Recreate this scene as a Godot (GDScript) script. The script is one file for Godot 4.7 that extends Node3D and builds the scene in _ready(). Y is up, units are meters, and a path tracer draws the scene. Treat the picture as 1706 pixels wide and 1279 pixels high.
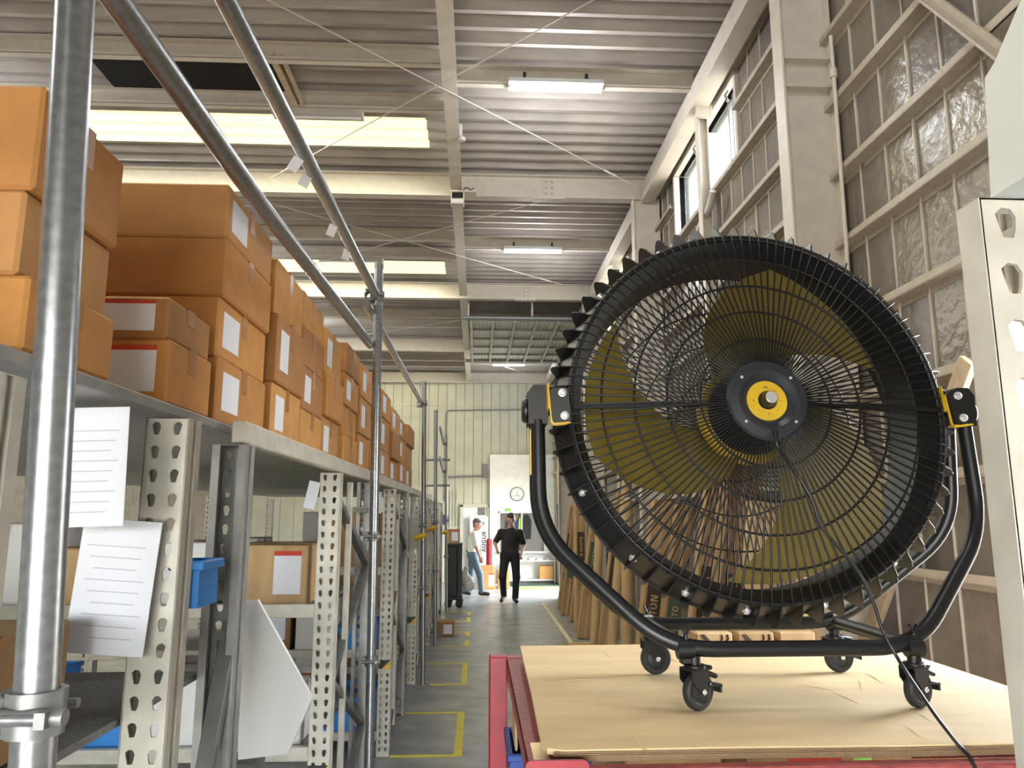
extends Node3D

# ------------------------------------------------------------------ mesh building
class MB:
	var v := PackedVector3Array()
	var n := PackedVector3Array()
	var o := Vector3.ZERO

	func _init(origin := Vector3.ZERO):
		o = origin

	func tri(a: Vector3, b: Vector3, c: Vector3):   # counter-clockwise seen from outside
		var nn := (b - a).cross(c - a)
		if nn.length_squared() < 1e-18:
			return
		nn = nn.normalized()
		v.append(a - o); v.append(c - o); v.append(b - o)
		n.append(nn); n.append(nn); n.append(nn)

	func trin(a: Vector3, na: Vector3, b: Vector3, nb: Vector3, c: Vector3, nc: Vector3):
		if (b - a).cross(c - a).length_squared() < 1e-18:
			return
		v.append(a - o); v.append(c - o); v.append(b - o)
		n.append(na); n.append(nc); n.append(nb)

	func quad(a: Vector3, b: Vector3, c: Vector3, d: Vector3):
		tri(a, b, c); tri(a, c, d)

	func poly(p: Array, centre: Vector3):   # convex face turned away from centre
		var nn: Vector3 = (p[1] - p[0]).cross(p[2] - p[0])
		var flip: bool = nn.dot(p[0] - centre) < 0.0
		for i in range(1, p.size() - 1):
			if flip:
				tri(p[0], p[i + 1], p[i])
			else:
				tri(p[0], p[i], p[i + 1])

	func box(t: Transform3D, s: Vector3, b := 0.0):
		var h := s * 0.5
		b = minf(b, minf(h.x, minf(h.y, h.z)) * 0.9)
		var c := t.origin
		if b <= 0.0:
			for ax in 3:
				for sg in [-1.0, 1.0]:
					var p := []
					for q in [[-1.0, -1.0], [1.0, -1.0], [1.0, 1.0], [-1.0, 1.0]]:
						var w := Vector3.ZERO
						w[ax] = sg * h[ax]
						w[(ax + 1) % 3] = q[0] * h[(ax + 1) % 3]
						w[(ax + 2) % 3] = q[1] * h[(ax + 2) % 3]
						p.append(t * w)
					poly(p, c)
			return
		for ax in 3:
			for sg in [-1.0, 1.0]:
				var p := []
				for q in [[-1.0, -1.0], [1.0, -1.0], [1.0, 1.0], [-1.0, 1.0]]:
					var w := Vector3.ZERO
					w[ax] = sg * h[ax]
					w[(ax + 1) % 3] = q[0] * (h[(ax + 1) % 3] - b)
					w[(ax + 2) % 3] = q[1] * (h[(ax + 2) % 3] - b)
					p.append(t * w)
				poly(p, c)
		for ax in 3:   # edges along ax
			var i := (ax + 1) % 3
			var j := (ax + 2) % 3
			for si in [-1.0, 1.0]:
				for sj in [-1.0, 1.0]:
					var p := []
					for k in [[-1.0, 0], [1.0, 0], [1.0, 1], [-1.0, 1]]:
						var w := Vector3.ZERO
						w[ax] = k[0] * (h[ax] - b)
						w[i] = si * (h[i] if k[1] == 0 else h[i] - b)
						w[j] = sj * (h[j] - b if k[1] == 0 else h[j])
						p.append(t * w)
					poly(p, c)
		for sx in [-1.0, 1.0]:
			for sy in [-1.0, 1.0]:
				for sz in [-1.0, 1.0]:
					var g := Vector3(sx, sy, sz)
					poly([t * (g * Vector3(h.x, h.y - b, h.z - b)), t * (g * Vector3(h.x - b, h.y, h.z - b)), t * (g * Vector3(h.x - b, h.y - b, h.z))], c)

	func bx(x0: float, x1: float, y0: float, y1: float, z0: float, z1: float, b := 0.0):
		box(Transform3D(Basis(), Vector3((x0 + x1) / 2, (y0 + y1) / 2, (z0 + z1) / 2)), Vector3(absf(x1 - x0), absf(y1 - y0), absf(z1 - z0)), b)

	func bar(a: Vector3, c: Vector3, w: float, h: float, up := Vector3.UP, b := 0.0):
		var d := (c - a).normalized()
		var s := d.cross(up).normalized()
		var u := s.cross(d)
		box(Transform3D(Basis(s, u, -d), (a + c) / 2), Vector3(w, h, a.distance_to(c)), b)

	func tube(p: Array, r: float, sides := 10, caps := true, closed := false, r_end := -1.0):
		var m := p.size()
		var rings := []
		var nors := []
		var up := Vector3.UP
		var t0: Vector3 = (p[1] - p[0]).normalized()
		if absf(t0.dot(up)) > 0.9:
			up = Vector3.RIGHT
		var s := t0.cross(up).normalized()
		for i in m:
			var t: Vector3
			if closed:
				t = (p[(i + 1) % m] - p[(i - 1 + m) % m]).normalized()
			elif i == 0:
				t = t0
			elif i == m - 1:
				t = (p[i] - p[i - 1]).normalized()
			else:
				t = ((p[i + 1] - p[i]).normalized() + (p[i] - p[i - 1]).normalized()).normalized()
			s = (s - t * s.dot(t)).normalized()
			var u := s.cross(t).normalized()
			var rr := r if r_end < 0.0 else lerpf(r, r_end, float(i) / (m - 1))
			var ring := []
			var nor := []
			for k in sides:
				var a := TAU * k / sides
				var d := s * cos(a) + u * sin(a)
				nor.append(d)
				ring.append(p[i] + d * rr)
			rings.append(ring); nors.append(nor)
		for i in (m if closed else m - 1):
			var j := (i + 1) % m
			for k in sides:
				var l := (k + 1) % sides
				trin(rings[i][k], nors[i][k], rings[j][l], nors[j][l], rings[i][l], nors[i][l])
				trin(rings[i][k], nors[i][k], rings[j][k], nors[j][k], rings[j][l], nors[j][l])
		if caps and not closed:
			poly(rings[0], p[1])
			poly(rings[m - 1], p[m - 2])

	func lathe(prof: Array, t: Transform3D, segs := 24):   # Vector2(radius, height along local z)
		for i in prof.size() - 1:
			var a: Vector2 = prof[i]
			var b: Vector2 = prof[i + 1]
			var d := (b - a)
			if d.length() < 1e-6:
				continue
			var nr := Vector2(d.y, -d.x).normalized()
			for k in segs:
				var q0 := TAU * k / segs
				var q1 := TAU * (k + 1) / segs
				var c0 := Vector3(cos(q0), sin(q0), 0)
				var c1 := Vector3(cos(q1), sin(q1), 0)
				var z := Vector3(0, 0, 1)
				var pa0 := t * (c0 * a.x + z * a.y)
				var pa1 := t * (c1 * a.x + z * a.y)
				var pb0 := t * (c0 * b.x + z * b.y)
				var pb1 := t * (c1 * b.x + z * b.y)
				var n0 := (t.basis * (c0 * nr.x + z * nr.y)).normalized()
				var n1 := (t.basis * (c1 * nr.x + z * nr.y)).normalized()
				trin(pa0, n0, pa1, n1, pb1, n1)
				trin(pa0, n0, pb1, n1, pb0, n0)

	func disc(r: float, h: float, t: Transform3D, segs := 16, bev := 0.0):   # closed cylinder from z=0 to h
		lathe([Vector2(0, 0), Vector2(r, 0), Vector2(r, h - bev), Vector2(r - bev, h), Vector2(0, h)], t, segs)

	func prism(p: PackedVector2Array, d: float, t: Transform3D):
		var area := 0.0
		for i in p.size():
			area += p[i].cross(p[(i + 1) % p.size()])
		if area < 0.0:
			p = p.duplicate(); p.reverse()
		var ix := Geometry2D.triangulate_polygon(p)
		var f := func(q: Vector2, z: float) -> Vector3: return t * Vector3(q.x, q.y, z)
		var c := t.basis.z * d
		for i in range(0, ix.size(), 3):
			var a := p[ix[i]]
			var b := p[ix[i + 1]]
			var e := p[ix[i + 2]]
			if (b - a).cross(e - a) < 0.0:
				var w := b; b = e; e = w
			tri(f.call(a, d), f.call(b, d), f.call(e, d))
			tri(f.call(a, 0.0), f.call(e, 0.0), f.call(b, 0.0))
		for i in p.size():
			var a := p[i]
			var b := p[(i + 1) % p.size()]
			quad(f.call(a, 0.0), f.call(b, 0.0), f.call(b, d), f.call(a, d))

	func mesh() -> ArrayMesh:
		var a := []
		a.resize(Mesh.ARRAY_MAX)
		a[Mesh.ARRAY_VERTEX] = v
		a[Mesh.ARRAY_NORMAL] = n
		var m := ArrayMesh.new()
		if v.size():
			m.add_surface_from_arrays(Mesh.PRIMITIVE_TRIANGLES, a)
		return m

func rounded(p: Array, r: float, k := 6) -> Array:   # a polyline with its corners rounded
	var out := [p[0]]
	for i in range(1, p.size() - 1):
		var a: Vector3 = (p[i - 1] - p[i])
		var b: Vector3 = (p[i + 1] - p[i])
		var d := minf(r, minf(a.length(), b.length()) * 0.49)
		var s: Vector3 = p[i] + a.normalized() * d
		var e: Vector3 = p[i] + b.normalized() * d
		for j in k + 1:
			var t := float(j) / k
			out.append(s.lerp(p[i], t).lerp(p[i].lerp(e, t), t))
	out.append(p[-1])
	return out

func smooth(p: Array, k := 4) -> Array:   # Catmull-Rom
	var out := []
	for i in p.size() - 1:
		var a: Vector3 = p[maxi(i - 1, 0)]
		var b: Vector3 = p[i]
		var c: Vector3 = p[i + 1]
		var d: Vector3 = p[mini(i + 2, p.size() - 1)]
		for j in k:
			out.append(b.cubic_interpolate(c, a, d, float(j) / k))
	out.append(p[-1])
	return out

# ------------------------------------------------------------------ naming and tree
var counts := {}
func numbered(called: String) -> String:
	var k: int = counts.get(called, 0)
	counts[called] = k + 1
	return called if k == 0 else "%s_%03d" % [called, k]

func tag(o: Node, label: String, category := "", group := "", kind := ""):
	if label: o.set_meta("label", label)
	if category: o.set_meta("category", category)
	if group: o.set_meta("group", group)
	if kind: o.set_meta("kind", kind)

func thing(called: String, label: String, category: String, at := Vector3.ZERO, turn := 0.0, group := "") -> Node3D:
	var o := Node3D.new()
	o.name = numbered(called)
	add_child(o)
	o.position = at
	o.rotation.y = turn
	tag(o, label, category, group)
	return o

func part(called: String, m, mt: Material, parent: Node, at := Transform3D()) -> MeshInstance3D:
	var o := MeshInstance3D.new()
	o.name = called
	o.mesh = m.mesh() if m is MB else m
	o.material_override = mt
	o.transform = at
	parent.add_child(o, true)
	return o

func single(called: String, m, mt: Material, label: String, category: String, at := Vector3.ZERO, group := "") -> MeshInstance3D:
	var o := MeshInstance3D.new()
	o.name = numbered(called)
	o.mesh = m.mesh() if m is MB else m
	o.material_override = mt
	add_child(o)
	o.position = at
	tag(o, label, category, group)
	return o

func struct(called: String, m, mt: Material, label: String) -> MeshInstance3D:
	var o := single(called, m, mt, label, "")
	o.set_meta("kind", "structure")
	return o

func lettering(text: String, size: float, depth: float, mt: Material, parent: Node, at: Transform3D, font_name := "Droid Sans", weight := 700) -> MeshInstance3D:
	var f := SystemFont.new()
	f.font_names = PackedStringArray([font_name])
	f.font_weight = weight
	var t := TextMesh.new()
	t.text = text
	t.font = f
	t.font_size = 32
	t.pixel_size = size / 32.0
	t.depth = depth
	t.curve_step = 4.0
	return part("lettering", t, mt, parent, at)

# ------------------------------------------------------------------ materials
var M := {}
func noise_tex(sd: int, freq: float, c0: Color, c1: Color, kind := FastNoiseLite.TYPE_SIMPLEX_SMOOTH, oct := 4, size := 384) -> NoiseTexture2D:
	var f := FastNoiseLite.new()
	f.seed = sd
	f.noise_type = kind
	f.frequency = freq
	f.fractal_octaves = oct
	var t := NoiseTexture2D.new()
	t.width = size; t.height = size
	t.seamless = true
	t.noise = f
	var g := Gradient.new()
	g.set_color(0, c0); g.set_color(1, c1)
	t.color_ramp = g
	return t

var grey_noise := {}
func mat(called: String, c: Color, rough := 0.6, metal := 0.0, wear := 0.0, scale := Vector3.ONE, tex := "mottle", bump := 0.0) -> StandardMaterial3D:
	var m := StandardMaterial3D.new()
	m.resource_name = called
	m.albedo_color = c
	m.roughness = rough
	m.metallic = metal
	if wear > 0.0:
		var key := "%s_%.2f" % [tex, wear]
		if not grey_noise.has(key):
			var lo := 1.0 - wear
			var fr: float = {"mottle": 0.012, "grain": 0.05, "speck": 0.12, "blotch": 0.006}[tex]
			grey_noise[key] = noise_tex(hash(tex) % 97, fr, Color(lo, lo, lo), Color(1, 1, 1), FastNoiseLite.TYPE_SIMPLEX_SMOOTH, 5)
		m.albedo_texture = grey_noise[key]
		m.uv1_triplanar = true
		m.uv1_world_triplanar = true
		m.uv1_scale = scale
	if bump > 0.0:
		if not grey_noise.has("bump"):
			var f := FastNoiseLite.new()
			f.seed = 5; f.frequency = 0.03; f.fractal_octaves = 4
			var t := NoiseTexture2D.new()
			t.width = 256; t.height = 256; t.seamless = true; t.noise = f; t.as_normal_map = true; t.bump_strength = 4.0
			grey_noise["bump"] = t
		m.normal_enabled = true
		m.normal_texture = grey_noise["bump"]
		m.normal_scale = bump
		m.uv1_triplanar = true
		m.uv1_world_triplanar = true
		m.uv1_scale = scale
	M[called] = m
	return m

func rgb8(r: int, g: int, b: int) -> Color:
	return Color(r / 255.0, g / 255.0, b / 255.0)

func emitter(called: String, c: Color, e: float) -> StandardMaterial3D:
	var m := mat(called, c, 0.5)
	m.emission_enabled = true
	m.emission = c
	m.emission_energy_multiplier = e
	return m

func materials():
	mat("deck", rgb8(186, 178, 170), 0.6, 0.0, 0.22, Vector3(0.25, 0.9, 0.9), "mottle")
	mat("steel_paint", rgb8(208, 200, 187), 0.5, 0.0, 0.06, Vector3.ONE * 1.3, "mottle")
	mat("girt_paint", rgb8(188, 177, 160), 0.5, 0.0, 0.1, Vector3.ONE * 2.0, "mottle")
	mat("batten", rgb8(196, 188, 172), 0.4, 0.0, 0.1)
	mat("panel_a", rgb8(122, 114, 106), 0.28, 0.0, 0.08, Vector3(1, 1, 1) * 1.6, "mottle", 0.25)
	mat("panel_b", rgb8(114, 107, 100), 0.32, 0.0, 0.08, Vector3(1, 1, 1) * 1.6, "mottle", 0.25)
	mat("panel_c", rgb8(130, 122, 110), 0.25, 0.0, 0.08, Vector3(1, 1, 1) * 1.6, "mottle", 0.35)
	mat("concrete_wall", rgb8(150, 142, 130), 0.8, 0.0, 0.15)
	mat("floor", rgb8(168, 168, 166), 0.3, 0.0, 0.3, Vector3.ONE * 0.5, "mottle", 0.06)
	mat("end_wall", rgb8(196, 194, 174), 0.6, 0.0, 0.08, Vector3.ONE * 0.6, "blotch")
	mat("seam", rgb8(120, 118, 96), 0.8)
	mat("white_paint", rgb8(240, 238, 230), 0.6, 0.0, 0.05)
	mat("white_plain", rgb8(216, 216, 214), 0.7)
	mat("paper", rgb8(228, 231, 240), 0.8)
	mat("galv", rgb8(176, 180, 184), 0.32, 0.85, 0.2, Vector3.ONE * 2.5, "grain")
	mat("galv_dull", rgb8(150, 152, 152), 0.45, 0.6, 0.2, Vector3.ONE * 2.5, "grain")
	mat("upright", rgb8(204, 200, 188), 0.45, 0.1, 0.12, Vector3.ONE * 2.0, "mottle")
	mat("upright_grey", rgb8(168, 168, 164), 0.45, 0.3, 0.15, Vector3.ONE * 2.0, "mottle")
	mat("brace", rgb8(132, 134, 132), 0.45, 0.4, 0.2, Vector3.ONE * 2.0)
	mat("black", rgb8(17, 17, 20), 0.45)
	mat("black_gloss", rgb8(26, 27, 31), 0.28)
	mat("wire_black", rgb8(12, 12, 14), 0.4)
	mat("tube_black", rgb8(22, 23, 26), 0.38)
	mat("rubber", rgb8(38, 38, 39), 0.6)
	mat("hub_black", rgb8(42, 45, 52), 0.4)
	mat("yellow", rgb8(226, 186, 48), 0.42, 0.0, 0.06)
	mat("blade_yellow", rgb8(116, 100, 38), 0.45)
	mat("chrome", rgb8(232, 232, 235), 0.3, 0.6)
	mat("red", rgb8(158, 24, 40), 0.4, 0.0, 0.14, Vector3.ONE * 3.0, "mottle")
	mat("red_worn", rgb8(176, 84, 84), 0.5, 0.0, 0.3, Vector3.ONE * 4.0, "mottle")
	mat("board", rgb8(232, 204, 158), 0.75, 0.0, 0.06, Vector3(0.5, 2, 2.5), "mottle", 0.05)
	mat("board_edge", rgb8(150, 124, 92), 0.85, 0.0, 0.3, Vector3(4, 30, 4), "grain")
	for i in 5:
		mat("carton_%d" % i, [rgb8(204, 144, 78), rgb8(194, 136, 76), rgb8(210, 154, 88), rgb8(182, 130, 78), rgb8(198, 146, 90)][i], 0.75, 0.0, 0.1, Vector3.ONE * 1.5, "mottle")
	for i in 4:
		mat("kraft_%d" % i, [rgb8(182, 148, 104), rgb8(160, 126, 86), rgb8(200, 168, 122), rgb8(172, 140, 98)][i], 0.75, 0.0, 0.14, Vector3(2, 0.5, 2), "mottle")
	mat("tape", rgb8(168, 112, 54), 0.35)
	mat("print_dark", rgb8(70, 52, 36), 0.8)
	mat("print_green", rgb8(70, 92, 76), 0.8)
	mat("print_grey", rgb8(186, 188, 196), 0.8)
	mat("print_red", rgb8(206, 70, 50), 0.7)
	mat("yellow_tape", rgb8(234, 218, 84), 0.6, 0.0, 0.1, Vector3.ONE * 2.0)
	mat("cream_tape", rgb8(226, 216, 172), 0.6, 0.0, 0.1, Vector3.ONE * 2.0)
	mat("blue", rgb8(34, 70, 150), 0.45)
	mat("blue_light", rgb8(48, 130, 205), 0.45)
	mat("green_bin", rgb8(140, 190, 90), 0.5)
	mat("dark_green", rgb8(34, 52, 50), 0.5)
	mat("dark_hole", rgb8(26, 24, 22), 0.9)
	mat("lamp_white", rgb8(220, 228, 230), 0.5)
	mat("grey_box", rgb8(190, 186, 182), 0.5)
	mat("skin", rgb8(196, 146, 122), 0.55)
	mat("hair", rgb8(40, 34, 32), 0.6)
	mat("hair_grey", rgb8(92, 92, 92), 0.6)
	mat("shirt_black", rgb8(40, 38, 36), 0.85)
	mat("trouser_black", rgb8(30, 30, 36), 0.85)
	mat("shirt_white", rgb8(222, 226, 214), 0.85)
	mat("jeans", rgb8(110, 130, 146), 0.85, 0.0, 0.2, Vector3.ONE * 6.0)
	mat("shoe", rgb8(44, 44, 48), 0.6)
	mat("navy", rgb8(40, 56, 100), 0.8)
	mat("lime", rgb8(160, 210, 50), 0.7)
	mat("wood", rgb8(196, 176, 146), 0.6, 0.0, 0.16, Vector3(1, 3, 3))
	mat("plastic_wrap", rgb8(220, 220, 220), 0.25)
	mat("banner", rgb8(84, 92, 108), 0.5)
	mat("eye_white", rgb8(235, 235, 235), 0.4)
	emitter("skylight_sheet", rgb8(255, 252, 208), 0.75)
	emitter("tube_glow", rgb8(235, 244, 250), 0.36)
	var g := mat("glass", Color(0.9, 0.95, 0.95, 0.12), 0.05)
	g.transparency = BaseMaterial3D.TRANSPARENCY_ALPHA

# ------------------------------------------------------------------ the camera's own numbers (the image is 1706 x 1279)
const EYE := Vector3(0, 1.7, 0)
const FOCAL := 1240.0
const PITCH := 0.172085
const YAW := 0.046054
func sight(x: float, y: float) -> Vector3:
	var b := Basis(Vector3.UP, -YAW) * Basis(Vector3.RIGHT, PITCH)
	return b * Vector3((x - 853.0) / FOCAL, -(y - 639.5) / FOCAL, -1.0)
func on_z(z: float, x: float, y: float) -> Vector3:   # where a line of sight meets the plane z
	var d := sight(x, y)
	return EYE + d * (z / d.z)
func on_x(px: float, x: float, y: float) -> Vector3:
	var d := sight(x, y)
	return EYE + d * (px / d.x)
func on_y(h: float, x: float, y: float) -> Vector3:
	var d := sight(x, y)
	return EYE + d * ((h - EYE.y) / d.y)

func _ready():
	camera_and_light()
	materials()
	setting()
	right_wall()
	roof()
	end_wall()
	racks()
	top_boxes()
	shelf_goods()
	scaffold()
	leaning_cardboard()
	cart()
	fan()
	near_post()
	floor_things()
	people()

func area(called: String, at: Vector3, look: Vector3, size: Vector2, e: float, c: Color):
	var l := AreaLight3D.new()
	l.name = called
	l.area_size = size
	l.light_energy = e
	l.light_color = c
	l.shadow_enabled = true
	l.area_range = 40.0
	l.area_attenuation = 2.0
	add_child(l)
	l.look_at_from_position(at, at + look, Vector3.RIGHT if absf(look.y) > 0.9 else Vector3.UP)

const SKYLIGHT_Z := [-2.95, -6.85, -10.95, -14.3, -18.15]
func camera_and_light():
	var cam := Camera3D.new()
	cam.name = "camera"
	cam.fov = rad_to_deg(2.0 * atan(639.5 / FOCAL))
	cam.near = 0.05
	cam.far = 200.0
	add_child(cam)
	cam.position = EYE
	cam.basis = Basis(Vector3.UP, -YAW) * Basis(Vector3.RIGHT, PITCH)
	cam.current = true
	var we := WorldEnvironment.new()
	we.name = "surroundings"
	var e := Environment.new()
	e.background_mode = Environment.BG_SKY
	var sky := Sky.new()
	var sm := ProceduralSkyMaterial.new()
	sm.sky_top_color = rgb8(214, 226, 240)
	sm.sky_horizon_color = rgb8(255, 254, 246)
	sm.ground_bottom_color = rgb8(188, 184, 172)
	sm.ground_horizon_color = rgb8(200, 196, 184)
	sm.sky_energy_multiplier = 4.6
	sm.ground_energy_multiplier = 3.4
	sky.sky_material = sm
	e.sky = sky
	e.tonemap_mode = Environment.TONE_MAPPER_LINEAR
	e.tonemap_exposure = 1.0
	e.sdfgi_enabled = true
	e.ssao_enabled = true
	e.ssil_enabled = true
	we.environment = e
	add_child(we)
	for k in SKYLIGHT_Z.size():   # daylight through the translucent roof strips
		area("skylight_lamp", Vector3(-2.9, 5.36, SKYLIGHT_Z[k]), Vector3.DOWN, Vector2(0.5, 4.6), 11.0 if k < 3 else 5.0, rgb8(255, 250, 222))

# ------------------------------------------------------------------ the building
const WX := 2.0          # inner face of the right wall
const FRAMES := [-3.75, -7.65, -11.55, -15.45]
const END_Z := -19.4
const GIRTS := [1.43, 1.845, 2.262, 2.68, 3.10, 3.49, 3.90, 4.31, 4.73, 5.12]
const OPENINGS := [[-5.2, -6.95, 4.40, 5.04], [-9.3, -10.9, 4.40, 5.04], [-15.7, -17.9, 0.0, 2.7], [-2.12, -2.7, 0.0, 2.5]]

func setting():
	var m := MB.new()
	m.bx(-7.0, 2.2, -0.2, 0.0, -19.6, 3.2)
	var fl := struct("floor", m, M.floor, "grey polished concrete floor of the warehouse aisle")
	# painted aisle tape on the floor
	for k in 4:
		var z0: float = [-5.69, -7.93, -10.14, -12.4][k]
		var z1: float = [-6.85, -9.0, -11.3, -13.5][k]
		var t := thing("floor_tape", ["yellow floor tape outlining the rack end beside the red cart", "yellow floor tape outlining the second rack end up the aisle", "worn yellow floor tape where the small carton stands", "faded yellow floor tape beyond the small carton"][k], "floor tape", Vector3(-0.3, 0, z0), 0.0, "floor tape at the rack ends")
		var strips := [[-0.62, -0.155, z0 - 0.025, z0 + 0.025], [-0.62, -0.155, z1 - 0.025, z1 + 0.025]]
		if k < 2:
			strips.append([-0.155, -0.095, z1 - 0.025, z0 + 0.025])
		else:
			strips.append([-0.155, -0.095, z0 - 0.45, z0 + 0.025])
			strips.append([-0.155, -0.095, z1 - 0.025, z1 + 0.35])
		for s in strips:
			m = MB.new(Vector3(-0.3, 0, z0))
			m.bx(s[0], s[1], 0.0005, 0.003, s[2], s[3])
			part("strip", m, M.yellow_tape, t)
	m = MB.new()
	m.box(Transform3D(Basis(), Vector3(1.27, 0.0018, -10.9)), Vector3(0.06, 0.0025, 7.8))
	single("floor_tape", m, M.cream_tape, "long pale floor tape running along the leaning cardboard", "floor tape")
	# left wall, far behind the racks
	m = MB.new()
	m.bx(-6.9, -6.75, 0, 5.5, -19.5, 3.0)
	struct("wall_left", m, M.concrete_wall, "far left wall hidden behind the storage racks")
	# wall behind the camera with its wide open loading door
	m = MB.new()
	m.bx(-6.75, -2.6, 0, 5.5, 3.0, 3.15)
	m.bx(0.6, 2.15, 0, 5.5, 3.0, 3.15)
	m.bx(-2.6, 0.6, 2.3, 5.5, 3.0, 3.15)
	struct("wall_front", m, M.concrete_wall, "wall with an open loading door at the near end")

func blocked(z0: float, z1: float, y0: float, y1: float) -> bool:
	for w in OPENINGS:
		if minf(z0, z1) < w[0] - 0.02 and maxf(z0, z1) > w[1] + 0.02 and y0 < w[3] - 0.02 and y1 > w[2] + 0.02:
			return true
	return false

func right_wall():
	# outer skin with the openings left free
	var m := MB.new()
	var zs := [3.0]
	for w in [OPENINGS[3], OPENINGS[0], OPENINGS[1], OPENINGS[2]]:
		zs.append(w[0]); zs.append(w[1])
	zs.append(-19.55)
	for i in zs.size() - 1:
		var za: float = zs[i]
		var zb: float = zs[i + 1]
		var hole = null
		for w in OPENINGS:
			if is_equal_approx(w[0], za):
				hole = w
		if hole == null:
			m.bx(WX + 0.005, WX + 0.16, 0, 5.6, zb, za)
		else:
			if hole[2] > 0.0:
				m.bx(WX + 0.005, WX + 0.16, 0, hole[2], zb, za)
			m.bx(WX + 0.005, WX + 0.16, hole[3], 5.6, zb, za)
	var wall := struct("wall_right", m, M.concrete_wall, "right side wall clad in grey brown panels between pale girts")
	# cladding panels, one by one near the camera
	var rng := RandomNumberGenerator.new()
	rng.seed = 11
	var bands := [0.02]
	bands.append_array(GIRTS)
	bands.append(5.42)
	var shared := {}
	var far := MB.new()
	var n := 0
	for j in bands.size() - 1:
		var y0: float = bands[j]
		var y1: float = bands[j + 1]
		for i in 76:
			var z0 := -1.65 - 0.2355 * i
			var z1 := z0 - 0.2355
			if z1 < -19.35 or blocked(z0, z1, y0, y1):
				continue
			var proud := rng.randf_range(0.0, 0.006)
			if z0 > -7.4 and n < 290:
				if not shared.has(j):
					var pm := MB.new()
					pm.box(Transform3D(), Vector3(0.016, y1 - y0 - 0.01, 0.229), 0.003)
					shared[j] = pm.mesh()
				var tilt := Basis(Vector3.UP, rng.randf_range(-0.012, 0.012)) * Basis(Vector3.BACK, rng.randf_range(-0.008, 0.008))
				part("panel", shared[j], M[["panel_a", "panel_b", "panel_c"][rng.randi() % 3]], wall, Transform3D(tilt, Vector3(WX - 0.006 - proud, (y0 + y1) / 2, (z0 + z1) / 2)))
				n += 1
			else:
				far.bx(WX - 0.014 - proud, WX + 0.002, y0 + 0.005, y1 - 0.005, z1 + 0.003, z0 - 0.003)
	var fp := part("panel_field", far, M.panel_a, wall)
	fp.set_meta("kind", "stuff")
	# battens over the joints
	var bm := MB.new()
	bm.box(Transform3D(), Vector3(0.016, 1.0, 0.012), 0.003)
	var bmesh := bm.mesh()
	for i in 76:
		var z := -1.65 - 0.2355 * i
		var runs := [[0.0, 5.42]]
		for w in OPENINGS:
			if z < w[0] and z > w[1]:
				runs = [[0.0, w[2]], [w[3], 5.42]]
		for r in runs:
			if r[1] - r[0] > 0.05:
				part("batten", bmesh, M.batten, wall, Transform3D(Basis().scaled(Vector3(1, r[1] - r[0], 1)), Vector3(WX - 0.02, (r[0] + r[1]) / 2, z)))
	# girts
	for g in GIRTS:
		var segs := [[-1.0, -19.3]] if g > 2.65 else [[-2.72, -15.6]]
		if g > 4.35 and g < 5.0:
			segs = [[-1.0, -5.15], [-7.0, -9.25], [-10.95, -19.3]]
		for s in segs:
			m = MB.new()
			m.bx(WX - 0.085, WX - 0.01, g - 0.004, g + 0.004, s[1], s[0])
			m.bx(WX - 0.085, WX - 0.077, g - 0.004, g + 0.036, s[1], s[0])
			m.bx(WX - 0.022, WX - 0.014, g - 0.03, g + 0.03, s[1], s[0])
			part("girt", m, M.girt_paint, wall)
	# high windows
	for k in 2:
		var w: Array = OPENINGS[k]
		m = MB.new()
		m.bx(WX - 0.05, WX + 0.12, w[2] - 0.05, w[2], w[1], w[0], 0.004)
		m.bx(WX - 0.05, WX + 0.12, w[3], w[3] + 0.05, w[1], w[0], 0.004)
		for zz in [w[0] + 0.02, w[1] - 0.02, (w[0] + w[1]) / 2]:
			m.bx(WX - 0.05, WX + 0.12, w[2], w[3], zz - 0.02, zz + 0.02, 0.004)
		var win := struct("window_%d" % (k + 1), m, M.steel_paint, ["high strip window letting in white daylight above the fan", "second high strip window further up the right wall"][k])
		for h in 2:
			var za: float = lerpf(w[0], w[1], 0.5 * h) - 0.03
			var zb: float = lerpf(w[0], w[1], 0.5 * h + 0.5) + 0.03
			m = MB.new()
			m.bx(WX + 0.05, WX + 0.056, w[2], w[3], zb, za)
			part("pane", m, M.glass, win)
			m = MB.new()
			m.bx(WX + 0.03, WX + 0.07, w[2], w[3], za - 0.32, za - 0.29)
			m.bx(WX + 0.03, WX + 0.07, w[2], w[3], za - 0.22, za - 0.2)
			part("sash_bar", m, M.galv_dull, win)
			m = MB.new()
			m.tube([Vector3(WX - 0.03, w[3] - 0.03, za - 0.12), Vector3(WX - 0.05, w[3] - 0.06, za - 0.14), Vector3(WX - 0.04, w[3] - 0.12, za - 0.12)], 0.012, 6)
			part("catch", m, M.galv_dull, win)
	# open doorway far down the wall
	m = MB.new()
	m.bx(WX - 0.06, WX + 0.18, 0, 2.78, -15.68, -15.6, 0.005)
	m.bx(WX - 0.06, WX + 0.18, 2.7, 2.78, -17.9, -15.6, 0.005)
	struct("door_1", m, M.steel_paint, "open doorway in the right wall near the far end")
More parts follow.
